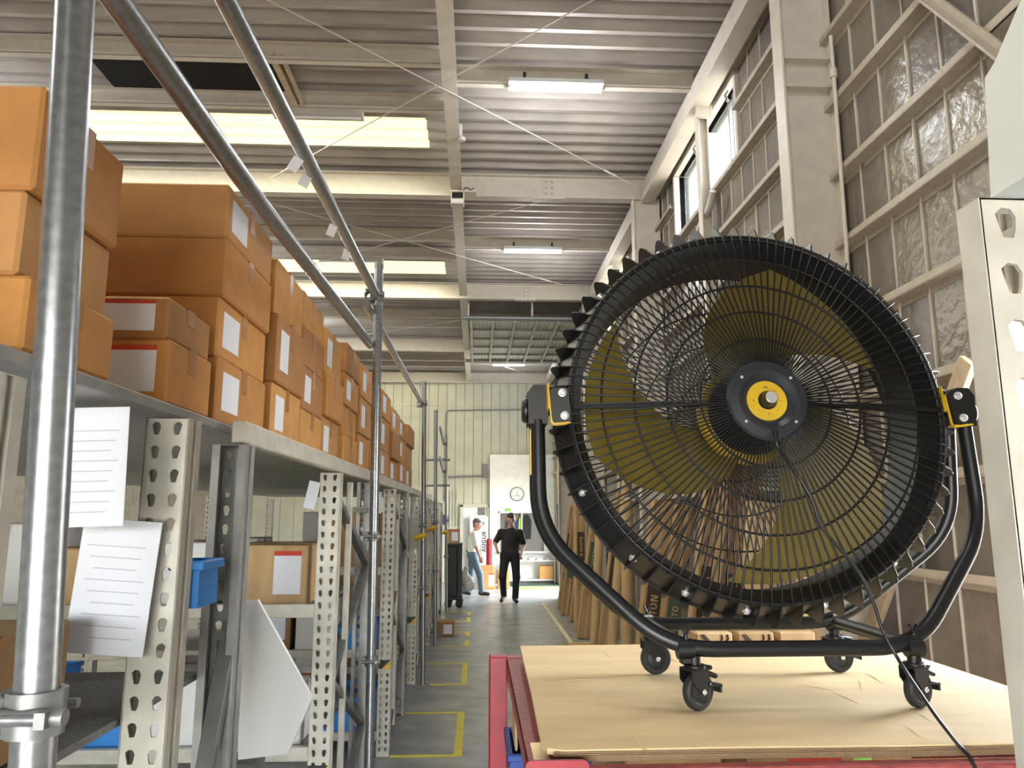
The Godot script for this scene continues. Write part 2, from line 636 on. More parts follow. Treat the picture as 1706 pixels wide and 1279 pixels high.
	# H columns
	for k in 4:
		var z: float = FRAMES[k]
		m = MB.new()
		m.bx(1.67, 1.684, 0, 5.08, z - 0.06, z + 0.06, 0.002)
		m.bx(1.684, 1.962, 0, 5.08, z - 0.006, z + 0.006)
		m.bx(1.948, 1.962, 0, 5.08, z - 0.06, z + 0.06, 0.002)
		var c := struct("column", m, M.steel_paint, ["thick cream steel column right behind the fan", "second cream steel column beyond the bright window", "third cream steel column partly behind the fan rim", "farthest cream steel column near the doorway"][k])
		for yy in [4.03, 4.2]:
			m = MB.new()
			m.bx(1.684, 1.948, yy - 0.006, yy + 0.006, z - 0.058, z + 0.058)
			part("stiffener", m, M.steel_paint, c)
		m = MB.new()
		m.bx(1.64, 1.98, 0, 0.02, z - 0.12, z + 0.12, 0.003)
		part("base_plate", m, M.steel_paint, c)
		if k < 3:   # slender post between two main columns
			var pz := z - 1.98
			m = MB.new()
			m.bx(1.82, 1.83, 0, 5.1, pz - 0.05, pz + 0.05)
			m.bx(1.83, 1.90, 0, 5.1, pz - 0.004, pz + 0.004)
			m.bx(1.895, 1.905, 0, 5.1, pz - 0.05, pz + 0.05)
			struct("column", m, M.steel_paint, ["slender cream wall post standing at the bright window", "slender cream wall post at the second high window", "slender cream wall post deep in the hall"][k])
			m = MB.new()
			m.bx(1.80, 1.93, 4.95, 5.08, pz + 0.05, pz + 0.09, 0.005)
			single("post_bracket", m, M.steel_paint, ["small cream bracket at the top of the nearest wall post", "small cream bracket topping the second wall post", "small cream bracket topping the farthest wall post"][k], "bracket")
	# diagonal wall braces
	m = MB.new()
	m.bar(Vector3(1.9, 4.95, -3.55), Vector3(1.9, 2.85, -2.02), 0.06, 0.012, Vector3.RIGHT)
	m.bar(Vector3(1.872, 4.95, -3.55), Vector3(1.872, 2.85, -2.02), 0.01, 0.05, Vector3.RIGHT)
	struct("beam", m, M.girt_paint, "sloping steel angle brace high on the right wall")
	m = MB.new()
	m.bar(Vector3(1.88, 1.06, -3.685), Vector3(1.88, 2.28, -2.72), 0.085, 0.03, Vector3.RIGHT, 0.004)
	struct("beam", m, M.wood, "pale diagonal wall brace behind the right side of the fan")
	# conduit beside the near column
	m = MB.new()
	m.tube(rounded([on_x(1.9, 1384, 60), on_x(1.9, 1388, 110), on_x(1.9, 1411, 420), on_x(1.9, 1416, 520)], 0.02), 0.011, 8)
	m.disc(0.02, 0.05, Transform3D(Basis(Vector3.RIGHT, PI / 2), on_x(1.9, 1388, 115)), 10)
	single("conduit_pipe", m, M.steel_paint, "thin pale conduit pipe running down beside the thick column", "pipe")
	# rain pipe elbow by the slender post
	m = MB.new()
	m.tube(rounded([on_x(1.86, 1188, 318), on_x(1.86, 1182, 345), on_x(1.86, 1168, 375), on_x(1.86, 1150, 420)], 0.05), 0.028, 10)
	single("bent_duct", m, M.grey_box, "short bent grey duct under the bright window", "duct")

# ------------------------------------------------------------------ roof
func roof():
	var m := MB.new()
	m.bx(-7.0, 2.2, 5.56, 5.66, -19.6, 3.2)
	var ceil := struct("ceiling", m, M.deck, "pale ribbed metal deck roof seen from below")
	# trapezoid ribs run across the hall
	var lit := []   # deck rows taken by skylights
	var z := 3.0
	var ribs := MB.new()
	var sheets := {}
	while z > -19.5:
		var k := -1
		for i in SKYLIGHT_Z.size():
			if absf(z - 0.0975 - SKYLIGHT_Z[i]) < 0.3:
				k = i
		var x0 := -6.7
		if k >= 0:
			if not sheets.has(k): sheets[k] = MB.new()
			rib(sheets[k], -5.2, -0.52, z)
			rib(ribs, -6.7, -5.2, z)
			x0 = -0.52
		rib(ribs, x0, 1.98, z)
		z -= 0.195
	part("ribbed_deck", ribs, M.deck, ceil)
	for k in sheets:
		struct("window_%d" % (3 + k), sheets[k], M.skylight_sheet, ["glowing pale yellow skylight strip overhead behind the camera", "glowing pale yellow skylight strip over the near boxes", "glowing pale yellow skylight strip in the second bay", "thin glowing skylight strip in the third bay", "thin glowing skylight strip nearest the end wall"][k])
	# rafters
	var names := ["rafter over the fan just out of view", "nearest rafter spanning the hall with bolted splice", "second rafter spanning the hall below the deck", "third rafter spanning the hall beside the raised shutter", "last rafter against the far end wall"]
	var rz := FRAMES.duplicate()
	rz.append(-19.3)
	for k in rz.size():
		var q: float = rz[k]
		m = MB.new()
		m.bx(-6.7, 1.95, 5.08, 5.092, q - 0.06, q + 0.06)
		m.bx(-6.7, 1.95, 5.328, 5.34, q - 0.06, q + 0.06)
		m.bx(-6.7, 1.95, 5.092, 5.328, q - 0.005, q + 0.005)
		var b := struct("beam", m, M.steel_paint, "cream steel " + names[k])
		if k < 3:
			m = MB.new()
			m.bx(0.69, 0.83, 5.10, 5.32, q + 0.005, q + 0.016)
			m.bx(0.58, 0.92, 5.07, 5.08, q - 0.055, q + 0.055)
			m.bx(0.60, 0.90, 5.335, 5.345, q + 0.03, q + 0.058)
			part("splice_plate", m, M.steel_paint, b)
			var bolt := MB.new()
			bolt.disc(0.014, 0.012, Transform3D(), 6)
			var bmesh := bolt.mesh()
			for ix in 2:
				for iy in 3:
					part("bolt", bmesh, M.girt_paint, b, Transform3D(Basis(), Vector3(0.73 + 0.06 * ix, 5.14 + 0.07 * iy, q + 0.016)))
			for ix in 5:
				part("bolt", bmesh, M.girt_paint, b, Transform3D(Basis(Vector3.RIGHT, PI / 2), Vector3(0.62 + 0.065 * ix, 5.07, q + 0.03)))
	# purlins between the rafters
	for k in 4:
		var q: float = rz[k]
		m = MB.new()
		channel(m, -0.2, 1.8, 5.20, 5.37, q - 1.95)
		struct("beam", m, M.steel_paint, ["purlin carrying the near ceiling lamp", "purlin carrying the second ceiling lamp", "purlin above the raised shutter", "short purlin in the last bay"][k] + ", cream steel channel")
		for h in 2:
			m = MB.new()
			channel(m, -6.6, -0.3, 5.22, 5.38, q - [1.72, 2.42][h])
			struct("beam", m, M.steel_paint, ["cream channel purlin left of the centre beam, before the skylight, bay ", "cream channel purlin left of the centre beam, bordering the skylight, bay "][h] + ["one", "two", "three", "four"][k])
		m = MB.new()
		m.bx(-0.29, -0.21, 5.13, 5.30, q - 3.82, q - 0.08, 0.003)
		m.bx(-0.31, -0.19, 5.115, 5.13, q - 3.82, q - 0.08)
		struct("beam", m, M.steel_paint, ["long centre beam joining the rafters, nearest length", "long centre beam, second length past the lamp housing", "long centre beam, length beside the shutter", "long centre beam, length meeting the end wall"][k])
		# eaves beam
		m = MB.new()
		m.bx(1.76, 1.775, 5.04, 5.22, q - 3.84, q - 0.06)
		m.bx(1.775, 1.9, 5.04, 5.052, q - 3.84, q - 0.06)
		m.bx(1.775, 1.9, 5.208, 5.22, q - 3.84, q - 0.06)
		struct("beam", m, M.steel_paint, ["eaves channel along the wall top, nearest length", "eaves channel along the wall top past the window", "eaves channel along the wall top, third length", "eaves channel along the wall top, farthest length"][k])
	m = MB.new()
	m.bx(1.76, 1.9, 5.04, 5.22, -3.69, 2.9)
	struct("beam", m, M.steel_paint, "eaves channel along the wall top above the camera")
	m = MB.new()
	m.bx(-0.29, -0.21, 5.13, 5.30, -3.67, 2.9)
	struct("beam", m, M.steel_paint, "long centre beam length above the camera")
	# dark vent hatch between two purlins
	m = MB.new()
	m.bx(-3.2, -1.62, 5.37, 5.40, -6.12, -5.5)
	single("roof_vent", m, M.dark_hole, "dark open vent hatch in the roof above the upper pipe", "vent")
	m = MB.new()
	m.bar(Vector3(-1.66, 5.30, -5.47), Vector3(-1.62, 5.25, -6.17), 0.05, 0.06)
	m.bar(Vector3(-1.59, 5.30, -5.47), Vector3(-1.56, 5.25, -6.17), 0.02, 0.05)
	single("vent_joist", m, M.wood, "short worn timber joist edging the dark roof vent", "joist")
	# bracing rods
	var rods := [[Vector3(-2.4, 5.16, -3.8), Vector3(1.67, 5.15, -7.42)], [Vector3(1.5, 5.18, -3.85), Vector3(-2.202, 5.17, -7.45)], [Vector3(-2.6, 5.15, -7.85), Vector3(1.307, 5.15, -10.95)], [Vector3(0.9, 5.17, -7.75), Vector3(-2.662, 5.17, -10.42)], [Vector3(-2.34, 5.15, -14.4), Vector3(-0.3, 5.15, -13.1)], [Vector3(-0.3, 5.15, -16.0), Vector3(1.6, 5.15, -18.9)]]
	var rl := ["thin bracing rod crossing from the upper pipe to the near rafter end", "thin bracing rod rising over the near ceiling lamp", "thin bracing rod across the second bay toward its lamp", "thin bracing rod in the second bay rising rightward", "pale bracing rod in the third bay left of the shutter", "thin bracing rod below the shutter in the last bay"]
	for k in rods.size():
		for e in 2:   # hung just under the centre beam
			var q: Vector3 = rods[k][e]
			rods[k][e] = EYE + (q - EYE) * ((5.10 - 0.012 * (k % 2) - EYE.y) / (q.y - EYE.y))
		m = MB.new()
		m.tube(rods[k], 0.0048, 6)
		m.tube([rods[k][0].lerp(rods[k][1], 0.9), rods[k][0].lerp(rods[k][1], 0.94)], 0.01, 6)
		single("bracing_rod", m, M.steel_paint, rl[k], "rod", Vector3.ZERO, "roof bracing rods")
	# fluorescent fittings
	var lamps := [[Vector3(0.62, 5.17, -5.62), 0.78, true], [Vector3(0.72, 5.17, -9.52), 0.78, true], [Vector3(-1.45, 5.2, -6.22), 0.8, false], [Vector3(-1.8, 5.2, -10.1), 0.9, false], [Vector3(0.62, 5.17, -1.72), 0.78, true], [Vector3(0.72, 5.17, -17.3), 0.78, true], [Vector3(-5.2, 5.17, -1.6), 0.78, true], [Vector3(-5.2, 5.17, -5.4), 0.78, true], [Vector3(-4.4, 5.17, -9.3), 0.78, true], [Vector3(-3.9, 5.17, -13.2), 0.78, true]]
	var ll := ["white fluorescent ceiling lamp on the near purlin", "white fluorescent ceiling lamp in the second bay", "unlit grey batten lamp in front of the near skylight", "unlit grey batten lamp in front of the second skylight", "white fluorescent ceiling lamp above the camera", "white fluorescent ceiling lamp in the last bay behind the shutter", "fluorescent ceiling lamp far left above the near racks", "fluorescent ceiling lamp far left over the upper cartons", "fluorescent ceiling lamp far left in the second bay", "fluorescent ceiling lamp far left in the third bay"]
	for k in 10:
		var p: Vector3 = lamps[k][0]
		var w: float = lamps[k][1]
		var t := thing("ceiling_lamp", ll[k], "ceiling lamp", p, 0.0, "")
		m = MB.new()
		m.prism(PackedVector2Array([Vector2(-0.05, 0.05), Vector2(0.05, 0.05), Vector2(0.075, 0.0), Vector2(-0.075, 0.0)]), w, Transform3D(Basis(Vector3.UP, PI / 2), Vector3(-w / 2, 0, 0)))
		part("housing", m, M.lamp_white if lamps[k][2] else M.grey_box, t)
		m = MB.new()
		m.tube([Vector3(-w / 2 + 0.02, -0.014, 0), Vector3(w / 2 - 0.02, -0.014, 0)], 0.013, 10)
		part("tube", m, M.tube_glow if lamps[k][2] else M.white_plain, t)
		for s in [-1, 1]:
			m = MB.new()
			m.bx(s * w * 0.33 - 0.012, s * w * 0.33 + 0.012, 0.05, 0.12, -0.02, 0.02, 0.002)
			part("hanger", m, M.black, t)
		if lamps[k][2]:
			var ol := OmniLight3D.new()
			ol.name = "ceiling_lamp_light"
			ol.light_energy = 1.4 if p.x > -3.0 else 2.6
			ol.light_color = rgb8(244, 246, 250)
			ol.light_size = 0.2
			ol.omni_range = 30.0
			ol.omni_attenuation = 2.0
			ol.shadow_enabled = true
			add_child(ol)
			ol.position = p + Vector3(0, -0.24, 0)
	# lamp housing below the centre beam, and a clip higher up
	var fl := thing("lamp_housing", "small grey lamp housing bolted under the centre beam at the near rafter", "lamp housing", Vector3(-0.235, 4.99, -7.5))
	m = MB.new()
	m.bx(-0.07, 0.07, -0.06, 0.0, -0.05, 0.05, 0.006)
	part("body", m, M.grey_box, fl)
	m = MB.new()
	m.bx(-0.07, -0.06, 0.0, 0.07, -0.05, 0.05); m.bx(0.06, 0.07, 0.0, 0.07, -0.05, 0.05); m.bx(-0.08, 0.2, 0.07, 0.085, -0.06, 0.06)
	part("yoke", m, M.steel_paint, fl)
	m = MB.new()
	m.bx(-0.058, 0.058, 0.002, 0.068, -0.045, 0.03)
	part("opening", m, M.dark_hole, fl)
	m = MB.new()
	m.tube(smooth([Vector3(0.05, 0.08, 0.03), Vector3(0.09, 0.12, 0.05), Vector3(0.14, 0.10, 0.04), Vector3(0.17, 0.13, 0.02)]), 0.006, 6)
	part("wire", m, M.black, fl)
	m = MB.new()
	m.bx(-0.2, -0.165, 5.12, 5.24, -6.42, -6.36, 0.005)
	m.disc(0.035, 0.03, Transform3D(Basis(Vector3.RIGHT, PI / 2), Vector3(-0.17, 5.11, -6.39)), 12, 0.006)
	single("sensor", m, M.grey_box, "tiny grey sensor fixed beside the centre beam near the skylight", "sensor")
	# raised overhead shutter
	raised_shutter()

func rib(m: MB, x0: float, x1: float, z: float):
	var q := [Vector2(z, 5.395), Vector2(z - 0.04, 5.395), Vector2(z - 0.06, 5.475), Vector2(z - 0.16, 5.475), Vector2(z - 0.195, 5.395)]
	for i in 4:
		m.quad(Vector3(x0, q[i].y, q[i].x), Vector3(x0, q[i + 1].y, q[i + 1].x), Vector3(x1, q[i + 1].y, q[i + 1].x), Vector3(x1, q[i].y, q[i].x))
		# upper skin of the sheet
		var d := Vector3(0, 0.004, 0)
		m.quad(d + Vector3(x0, q[i].y, q[i].x), d + Vector3(x1, q[i].y, q[i].x), d + Vector3(x1, q[i + 1].y, q[i + 1].x), d + Vector3(x0, q[i + 1].y, q[i + 1].x))

func channel(m: MB, x0: float, x1: float, y0: float, y1: float, z: float):
	m.bx(x0, x1, y0, y1, z - 0.005, z)
	m.bx(x0, x1, y0, y0 + 0.006, z, z + 0.06)
	m.bx(x0, x1, y1 - 0.006, y1, z, z + 0.06)
	m.bx(x0, x1, y0, y0 + 0.025, z + 0.054, z + 0.06)

func raised_shutter():
	var t := thing("raised_shutter", "raised overhead shutter panel with a grid of slats hanging under the roof", "shutter", Vector3(0.78, 4.86, -13.6))
	var m := MB.new()
	for i in 54:   # corrugated leaf
		var x := -0.92 + 1.84 * i / 53.0
		m.bx(x - 0.013, x + 0.013, 0.02 if i % 2 else 0.032, 0.05, -1.7, 1.68)
	part("leaf", m, M.white_paint, t)
	for i in 6:
		m = MB.new()
		var x := -0.9 + 1.8 * i / 5.0
		m.bx(x - 0.018, x + 0.018, -0.05, 0.015, -1.7, 1.68, 0.004)
		part("rail", m, M.upright, t)
	for j in 6:
		m = MB.new()
		var z := -1.68 + 3.36 * j / 5.0
		m.bx(-0.93, 0.93, -0.035, 0.0, z - 0.03, z + 0.03, 0.003)
		part("slat", m, M.upright_grey, t)
	for z in [-1.75, 1.75]:
		m = MB.new()
		m.tube([Vector3(-1.05, 0.0, z), Vector3(1.0, 0.0, z)], 0.035, 10)
		part("shaft", m, M.galv_dull, t)
	m = MB.new()
	for x in [-0.95, 0.1, 0.95]:
		m.tube([Vector3(x, 0.02, 1.75), Vector3(x, 0.38, 1.75)], 0.016, 8)
		m.tube([Vector3(x, 0.02, -1.75), Vector3(x, 0.38, -1.75)], 0.016, 8)
	part("hanger", m, M.steel_paint, t)

# ------------------------------------------------------------------ far end
func end_wall():
	var m := MB.new()
	m.bx(-6.9, 2.16, 0, 5.6, END_Z - 0.2, END_Z - 0.03)
	var w := struct("wall_back", m, M.seam, "far end wall of pale greenish vertical metal panels")
	var pw := 0.233
	for i in 20:
		var x1 := 1.98 - pw * i
		for seg in 1:
			m = MB.new()
			m.bx(x1 - pw + 0.004, x1 - 0.004, 0.0, 5.42, END_Z - 0.04, END_Z, 0.005)
			part("panel", m, M.end_wall, w)
	m = MB.new()
	for i in 12:
		m.bx(-6.74 + 0.35 * i, -6.74 + 0.342 + 0.35 * i, 0.0, 5.42, END_Z - 0.04, END_Z)
	var pf := part("panel_field", m, M.end_wall, w)
	pf.set_meta("kind", "stuff")
	m = MB.new()
	m.bx(-6.74, 1.98, 4.48, 4.5, END_Z, END_Z + 0.012)
	part("seam_strip", m, M.end_wall, w)
	# conduit along the end wall
	m = MB.new()
	m.tube(rounded([Vector3(-0.83, 2.0, END_Z + 0.03), Vector3(-0.83, 4.36, END_Z + 0.03), Vector3(1.9, 4.4, END_Z + 0.03)], 0.1), 0.016, 8)
	single("conduit_pipe", m, M.galv_dull, "grey conduit bending across the upper end wall", "pipe")
	m = MB.new()
	m.tube([Vector3(-0.83, 2.62, END_Z + 0.03), Vector3(0.18, 2.65, END_Z + 0.03)], 0.022, 8)
	m.bx(0.14, 0.24, 2.6, 2.95, END_Z + 0.005, END_Z + 0.07, 0.01)
	single("conduit_pipe", m, M.galv_dull, "lower grey conduit ending at a switch box beside the white office", "pipe")
	m = MB.new()
	for x in [-0.7, -0.62, -0.54]:
		m.bx(x, x + 0.02, 0.9, 2.3, END_Z + 0.002, END_Z + 0.03)
	m.bx(-0.78, -0.5, 1.28, 1.36, END_Z + 0.002, END_Z + 0.04)
	single("cable_riser", m, M.end_wall, "group of thin risers on the end wall left of the door", "riser")
	m = MB.new()
	m.bx(-0.9, -0.74, 1.42, 1.66, END_Z + 0.004, END_Z + 0.09, 0.02)
	single("switch_box", m, M.navy, "dark blue switch box on the end wall beside the scaffold pole", "switch box")
	# white office front
	var oz := END_Z + 0.12
	var office := MB.new()
	office.bx(0.32, 0.57, 0, 3.2, END_Z + 0.01, oz)
	office.bx(1.72, 1.98, 0, 3.2, END_Z + 0.01, oz)
	office.bx(0.57, 1.72, 1.72, 3.2, END_Z + 0.01, oz)
	office.bx(0.57, 1.72, 0, 0.76, END_Z + 0.01, oz)
	struct("wall_office", office, M.white_paint, "bright white office wall with the clock and service window")
	m = MB.new()
	for a in [[0.54, 0.585, 0.74, 1.75], [1.70, 1.75, 0.74, 1.75], [1.12, 1.155, 0.76, 1.72]]:
		m.bx(a[0], a[1], a[2], a[3], oz - 0.02, oz + 0.02, 0.003)
	m.bx(0.54, 1.75, 1.705, 1.75, oz - 0.02, oz + 0.02, 0.003)
	m.bx(0.5, 1.8, 0.72, 0.76, oz - 0.02, oz + 0.2, 0.003)
	var win := struct("window_8", m, M.white_plain, "white framed service window in the office wall")
	m = MB.new()
	m.bx(0.57, 1.72, 0.76, 1.72, END_Z + 0.005, END_Z + 0.012)
	part("dark_room", m, M.panel_b, win)
	# clothes hung in the window
	var cl := [[0.90, 1.64, 0.30, 0.55, "navy", "navy jacket hanging in the office window"], [1.10, 1.58, 0.09, 0.5, "lime", "lime green vest hanging in the office window"], [1.27, 1.66, 0.24, 0.6, "shirt_black", "black coat hanging in the office window"]]
	for c in cl:
		m = MB.new()
		var wd: float = c[2]
		var hh: float = c[3]
		m.prism(PackedVector2Array([Vector2(-wd * 0.2, 0), Vector2(wd * 0.2, 0), Vector2(wd * 0.5, -hh * 0.25), Vector2(wd * 0.42, -hh), Vector2(-wd * 0.42, -hh), Vector2(-wd * 0.5, -hh * 0.25)]), 0.05, Transform3D(Basis(), Vector3(0, 0, -0.025)))
		m.tube([Vector3(0, 0, 0), Vector3(0, 0.05, 0)], 0.006, 6)
		single("hanging_coat", m, M[c[4]], c[5], "coat", Vector3(c[0], c[1], END_Z + 0.06))
	# clock
	var ck := thing("wall_clock", "round white wall clock with a dark rim on the office wall", "clock", Vector3(1.018, 2.189, oz))
	m = MB.new()
	m.lathe([Vector2(0.158, 0.005), Vector2(0.175, 0.0), Vector2(0.18, 0.03), Vector2(0.165, 0.045), Vector2(0.158, 0.03)], Transform3D(), 36)
	part("rim", m, M.brace, ck)
	m = MB.new()
	m.disc(0.16, 0.028, Transform3D(), 36)
	part("dial", m, M.white_paint, ck)
	m = MB.new()
	for i in 12:
		var a := TAU * i / 12
		m.box(Transform3D(Basis(Vector3.BACK, a), Vector3(-sin(a), cos(a), 0) * 0.125 + Vector3(0, 0, 0.03)), Vector3(0.012, 0.025, 0.004))
	part("hour_marks", m, M.black, ck)
	m = MB.new()
	m.bar(Vector3(0, -0.02, 0.034), Vector3(0.02, 0.07, 0.034), 0.012, 0.004, Vector3.BACK)
	m.bar(Vector3(-0.08, -0.04, 0.036), Vector3(0.08, -0.045, 0.036), 0.012, 0.004, Vector3.BACK)
	part("hands", m, M.black, ck)
	m = MB.new()
	m.lathe([Vector2(0, 0.03), Vector2(0.06, 0.025), Vector2(0.085, 0.0)], Transform3D(Basis().scaled(Vector3(1, 0.62, 1)), Vector3.ZERO), 20)
	single("oval_sign", m, M.green_bin, "small oval pale green sign below the wall clock", "sign", Vector3(0.786, 1.79, oz))
	# shelf below the window with things on it
	var sh := thing("counter_shelf", "white two tier counter shelf below the office window", "shelf", Vector3(1.35, 0, -19.0))
	for yy in [0.56, 0.1]:
		m = MB.new()
		m.bx(-0.6, 0.6, yy - 0.03, yy, -0.2, 0.2, 0.004)
		part("shelf_board", m, M.white_plain, sh)
	for x in [-0.58, 0.56]:
		m = MB.new()
		m.bx(x, x + 0.03, 0, 0.56, -0.2, 0.2, 0.003)
		part("side_panel", m, M.white_plain, sh)
	m = MB.new()
	for i in 5:
		m.bx(-0.45 + 0.2 * i, -0.32 + 0.2 * i, 0.56, 0.6 + 0.015 * (i % 3), -0.1, 0.1, 0.005)
		single("paper_tray", m, M[["paper", "white_plain", "grey_box", "paper", "galv_dull"][i]], ["white paper tray at the left end of the counter shelf", "white tray second along the counter shelf", "grey tray midway along the counter shelf", "pale tray fourth along the counter shelf", "metal tray at the right end of the counter shelf"][i], "tray", Vector3(1.35, 0, -19.0))
		m = MB.new()
	carton(Vector3(1.72, 0.1, -18.98), Vector3(0.34, 0.32, 0.3), "carton_2", "carton on the lower counter shelf by the banner", 0.0)
	m = MB.new()
	m.bx(-0.6, 0.6, 0.0, 0.035, -0.25, 0.25, 0.01)
	single("dark_plate", m, M.dark_green, "flat dark plate lying before the counter shelf", "plate", Vector3(1.4, 0, -18.4))
	m = MB.new()
	m.bx(-0.5, 0.5, 0.0, 0.02, -0.3, 0.3, 0.008)
	single("green_mat", m, M.green_bin, "pale green mat on the floor before the office", "mat", Vector3(1.42, 0, -17.7))
	# door at the end wall with the pale lettered sheet
	m = MB.new()
	m.bx(-0.44, -0.36, 0, 1.92, END_Z, END_Z + 0.08, 0.005)
	m.bx(0.26, 0.31, 0, 1.92, END_Z, END_Z + 0.08, 0.005)
	m.bx(-0.44, 0.31, 1.86, 1.93, END_Z, END_Z + 0.08, 0.005)
	var dr := struct("door_2", m, M.end_wall, "pale framed doorway in the end wall behind the man in white")
	m = MB.new()
	m.bx(-0.36, 0.26, 0.02, 1.86, END_Z + 0.01, END_Z + 0.03)
	part("leaf", m, M.white_plain, dr)
	m = MB.new()
	m.bx(0.02, 0.2, 1.66, 1.84, END_Z + 0.03, END_Z + 0.05)
	part("pane", m, M.panel_b, dr)
	var sg := single("lettered_sheet", MB.new(), M.white_plain, "tall pale sheet with vertical dark lettering leaning in the doorway", "sheet", Vector3(0.02, 0.0, END_Z + 0.2))
	m = MB.new()
	m.bx(-0.2, 0.26, 0.0, 1.62, -0.01, 0.01, 0.003)
	sg.mesh = m.mesh()
	lettering("AUGUR", 0.15, 0.006, M.black, sg, Transform3D(Basis(Vector3.BACK, PI / 2), Vector3(0.16, 1.0, 0.012)))
	lettering("8", 0.1, 0.006, M.black, sg, Transform3D(Basis(), Vector3(0.14, 1.45, 0.012)))
	m = MB.new()
	m.tube([Vector3(0, 0, 0), Vector3(0, 1.02, 0)], 0.07, 14)
	m.lathe([Vector2(0.07, 1.02), Vector2(0.05, 1.08), Vector2(0.0, 1.1)], Transform3D(Basis(Vector3.RIGHT, -PI / 2), Vector3.ZERO), 14)
	single("red_cylinder", m, M.red, "red cylinder standing beside the white office corner", "cylinder", Vector3(0.3, 0.0, -18.9))
	# banner of dark sheeting at the right of the office
	var bn := single("dark_banner", MB.new(), M.banner, "dark blue grey wrapped roll with vertical white lettering beside the cardboard", "banner", Vector3(1.87, 0.0, -16.6))
	m = MB.new()
	m.tube([Vector3(0.08, 0.0, 0), Vector3(0.0, 1.9, 0)], 0.125, 16)
	bn.mesh = m.mesh()
	lettering("80 YAMAL", 0.15, 0.01, M.white_paint, bn, Transform3D(Basis(Vector3.BACK, -PI / 2 + 0.04), Vector3(0.02, 1.32, 0.135)))
	for i in 2:
		m = MB.new()
		m.tube([Vector3(0.0, 1.9, 0), Vector3(-0.03, 2.75, 0)], 0.046, 12)
		single("paper_tube", m, M.kraft_2, ["left tan tube rising out of the dark wrapped roll", "right tan tube rising out of the dark wrapped roll"][i], "tube", Vector3(1.83 + 0.1 * i, 0, -16.62))

# ------------------------------------------------------------------ cartons and bins
var carton_cache := {}
func carton(at: Vector3, s: Vector3, mt: String, label: String, turn := 0.0, group := "", label_side := 0, parts := true) -> Node3D:
	var t := thing("carton", label, "carton", at, turn, group)
	var m := MB.new()
	m.box(Transform3D(Basis(), Vector3(0, s.y / 2, 0)), s, 0.006)
	part("body", m, M[mt], t)
	if not parts:
		return t
	m = MB.new()
	var e := 0.0012
	m.bx(-s.x / 2 - e, s.x / 2 + e, s.y, s.y + e, -0.024, 0.024)
	for sx in [-1.0, 1.0]:
		m.bx(sx * s.x / 2 - e, sx * s.x / 2 + e, s.y * 0.6, s.y + e, -0.024, 0.024)
	part("tape", m, M.tape, t)
	if label_side:
		m = MB.new()
		if label_side == 1:   # on the front
			m.bx(s.x / 2 - 0.15, s.x / 2 - 0.03, s.y * 0.18, s.y * 0.82, s.z / 2, s.z / 2 + 0.0015)
		elif label_side == 2:   # on the aisle side
			m.bx(s.x / 2, s.x / 2 + 0.0015, s.y * 0.2, s.y * 0.8, 0.05, s.z / 2 - 0.04)
		part("shipping_label", m, M.paper, t)
		if label_side == 1:
			m = MB.new()
			m.bx(s.x / 2 - 0.15, s.x / 2 - 0.03, s.y * 0.82, s.y * 0.9, s.z / 2, s.z / 2 + 0.0016)
			part("red_mark", m, M.print_red, t)
	return t

func bin(at: Vector3, s: Vector3, mt: String, label: String, group := "") -> Node3D:
	var t := thing("plastic_bin", label, "bin", at, 0.0, group)
	var m := MB.new()
	var w := 0.006
	m.bx(-s.x / 2, s.x / 2, 0, w, -s.z / 2, s.z / 2)
	m.bx(-s.x / 2, -s.x / 2 + w, w, s.y, -s.z / 2, s.z / 2)
	m.bx(s.x / 2 - w, s.x / 2, w, s.y, -s.z / 2, s.z / 2)
	m.bx(-s.x / 2 + w, s.x / 2 - w, w, s.y, -s.z / 2, -s.z / 2 + w)
	m.bx(-s.x / 2 + w, s.x / 2 - w, w, s.y, s.z / 2 - w, s.z / 2)
	part("tub", m, M[mt], t)
	m = MB.new()
	for sg in [-1.0, 1.0]:
		m.bx(-s.x / 2 - 0.01, s.x / 2 + 0.01, s.y - 0.02, s.y, sg * (s.z / 2 + 0.004) - 0.006, sg * (s.z / 2 + 0.004) + 0.006, 0.003)
		m.bx(sg * (s.x / 2 + 0.004) - 0.006, sg * (s.x / 2 + 0.004) + 0.006, s.y - 0.02, s.y, -s.z / 2, s.z / 2, 0.003)
	part("rim", m, M[mt], t)
	return t

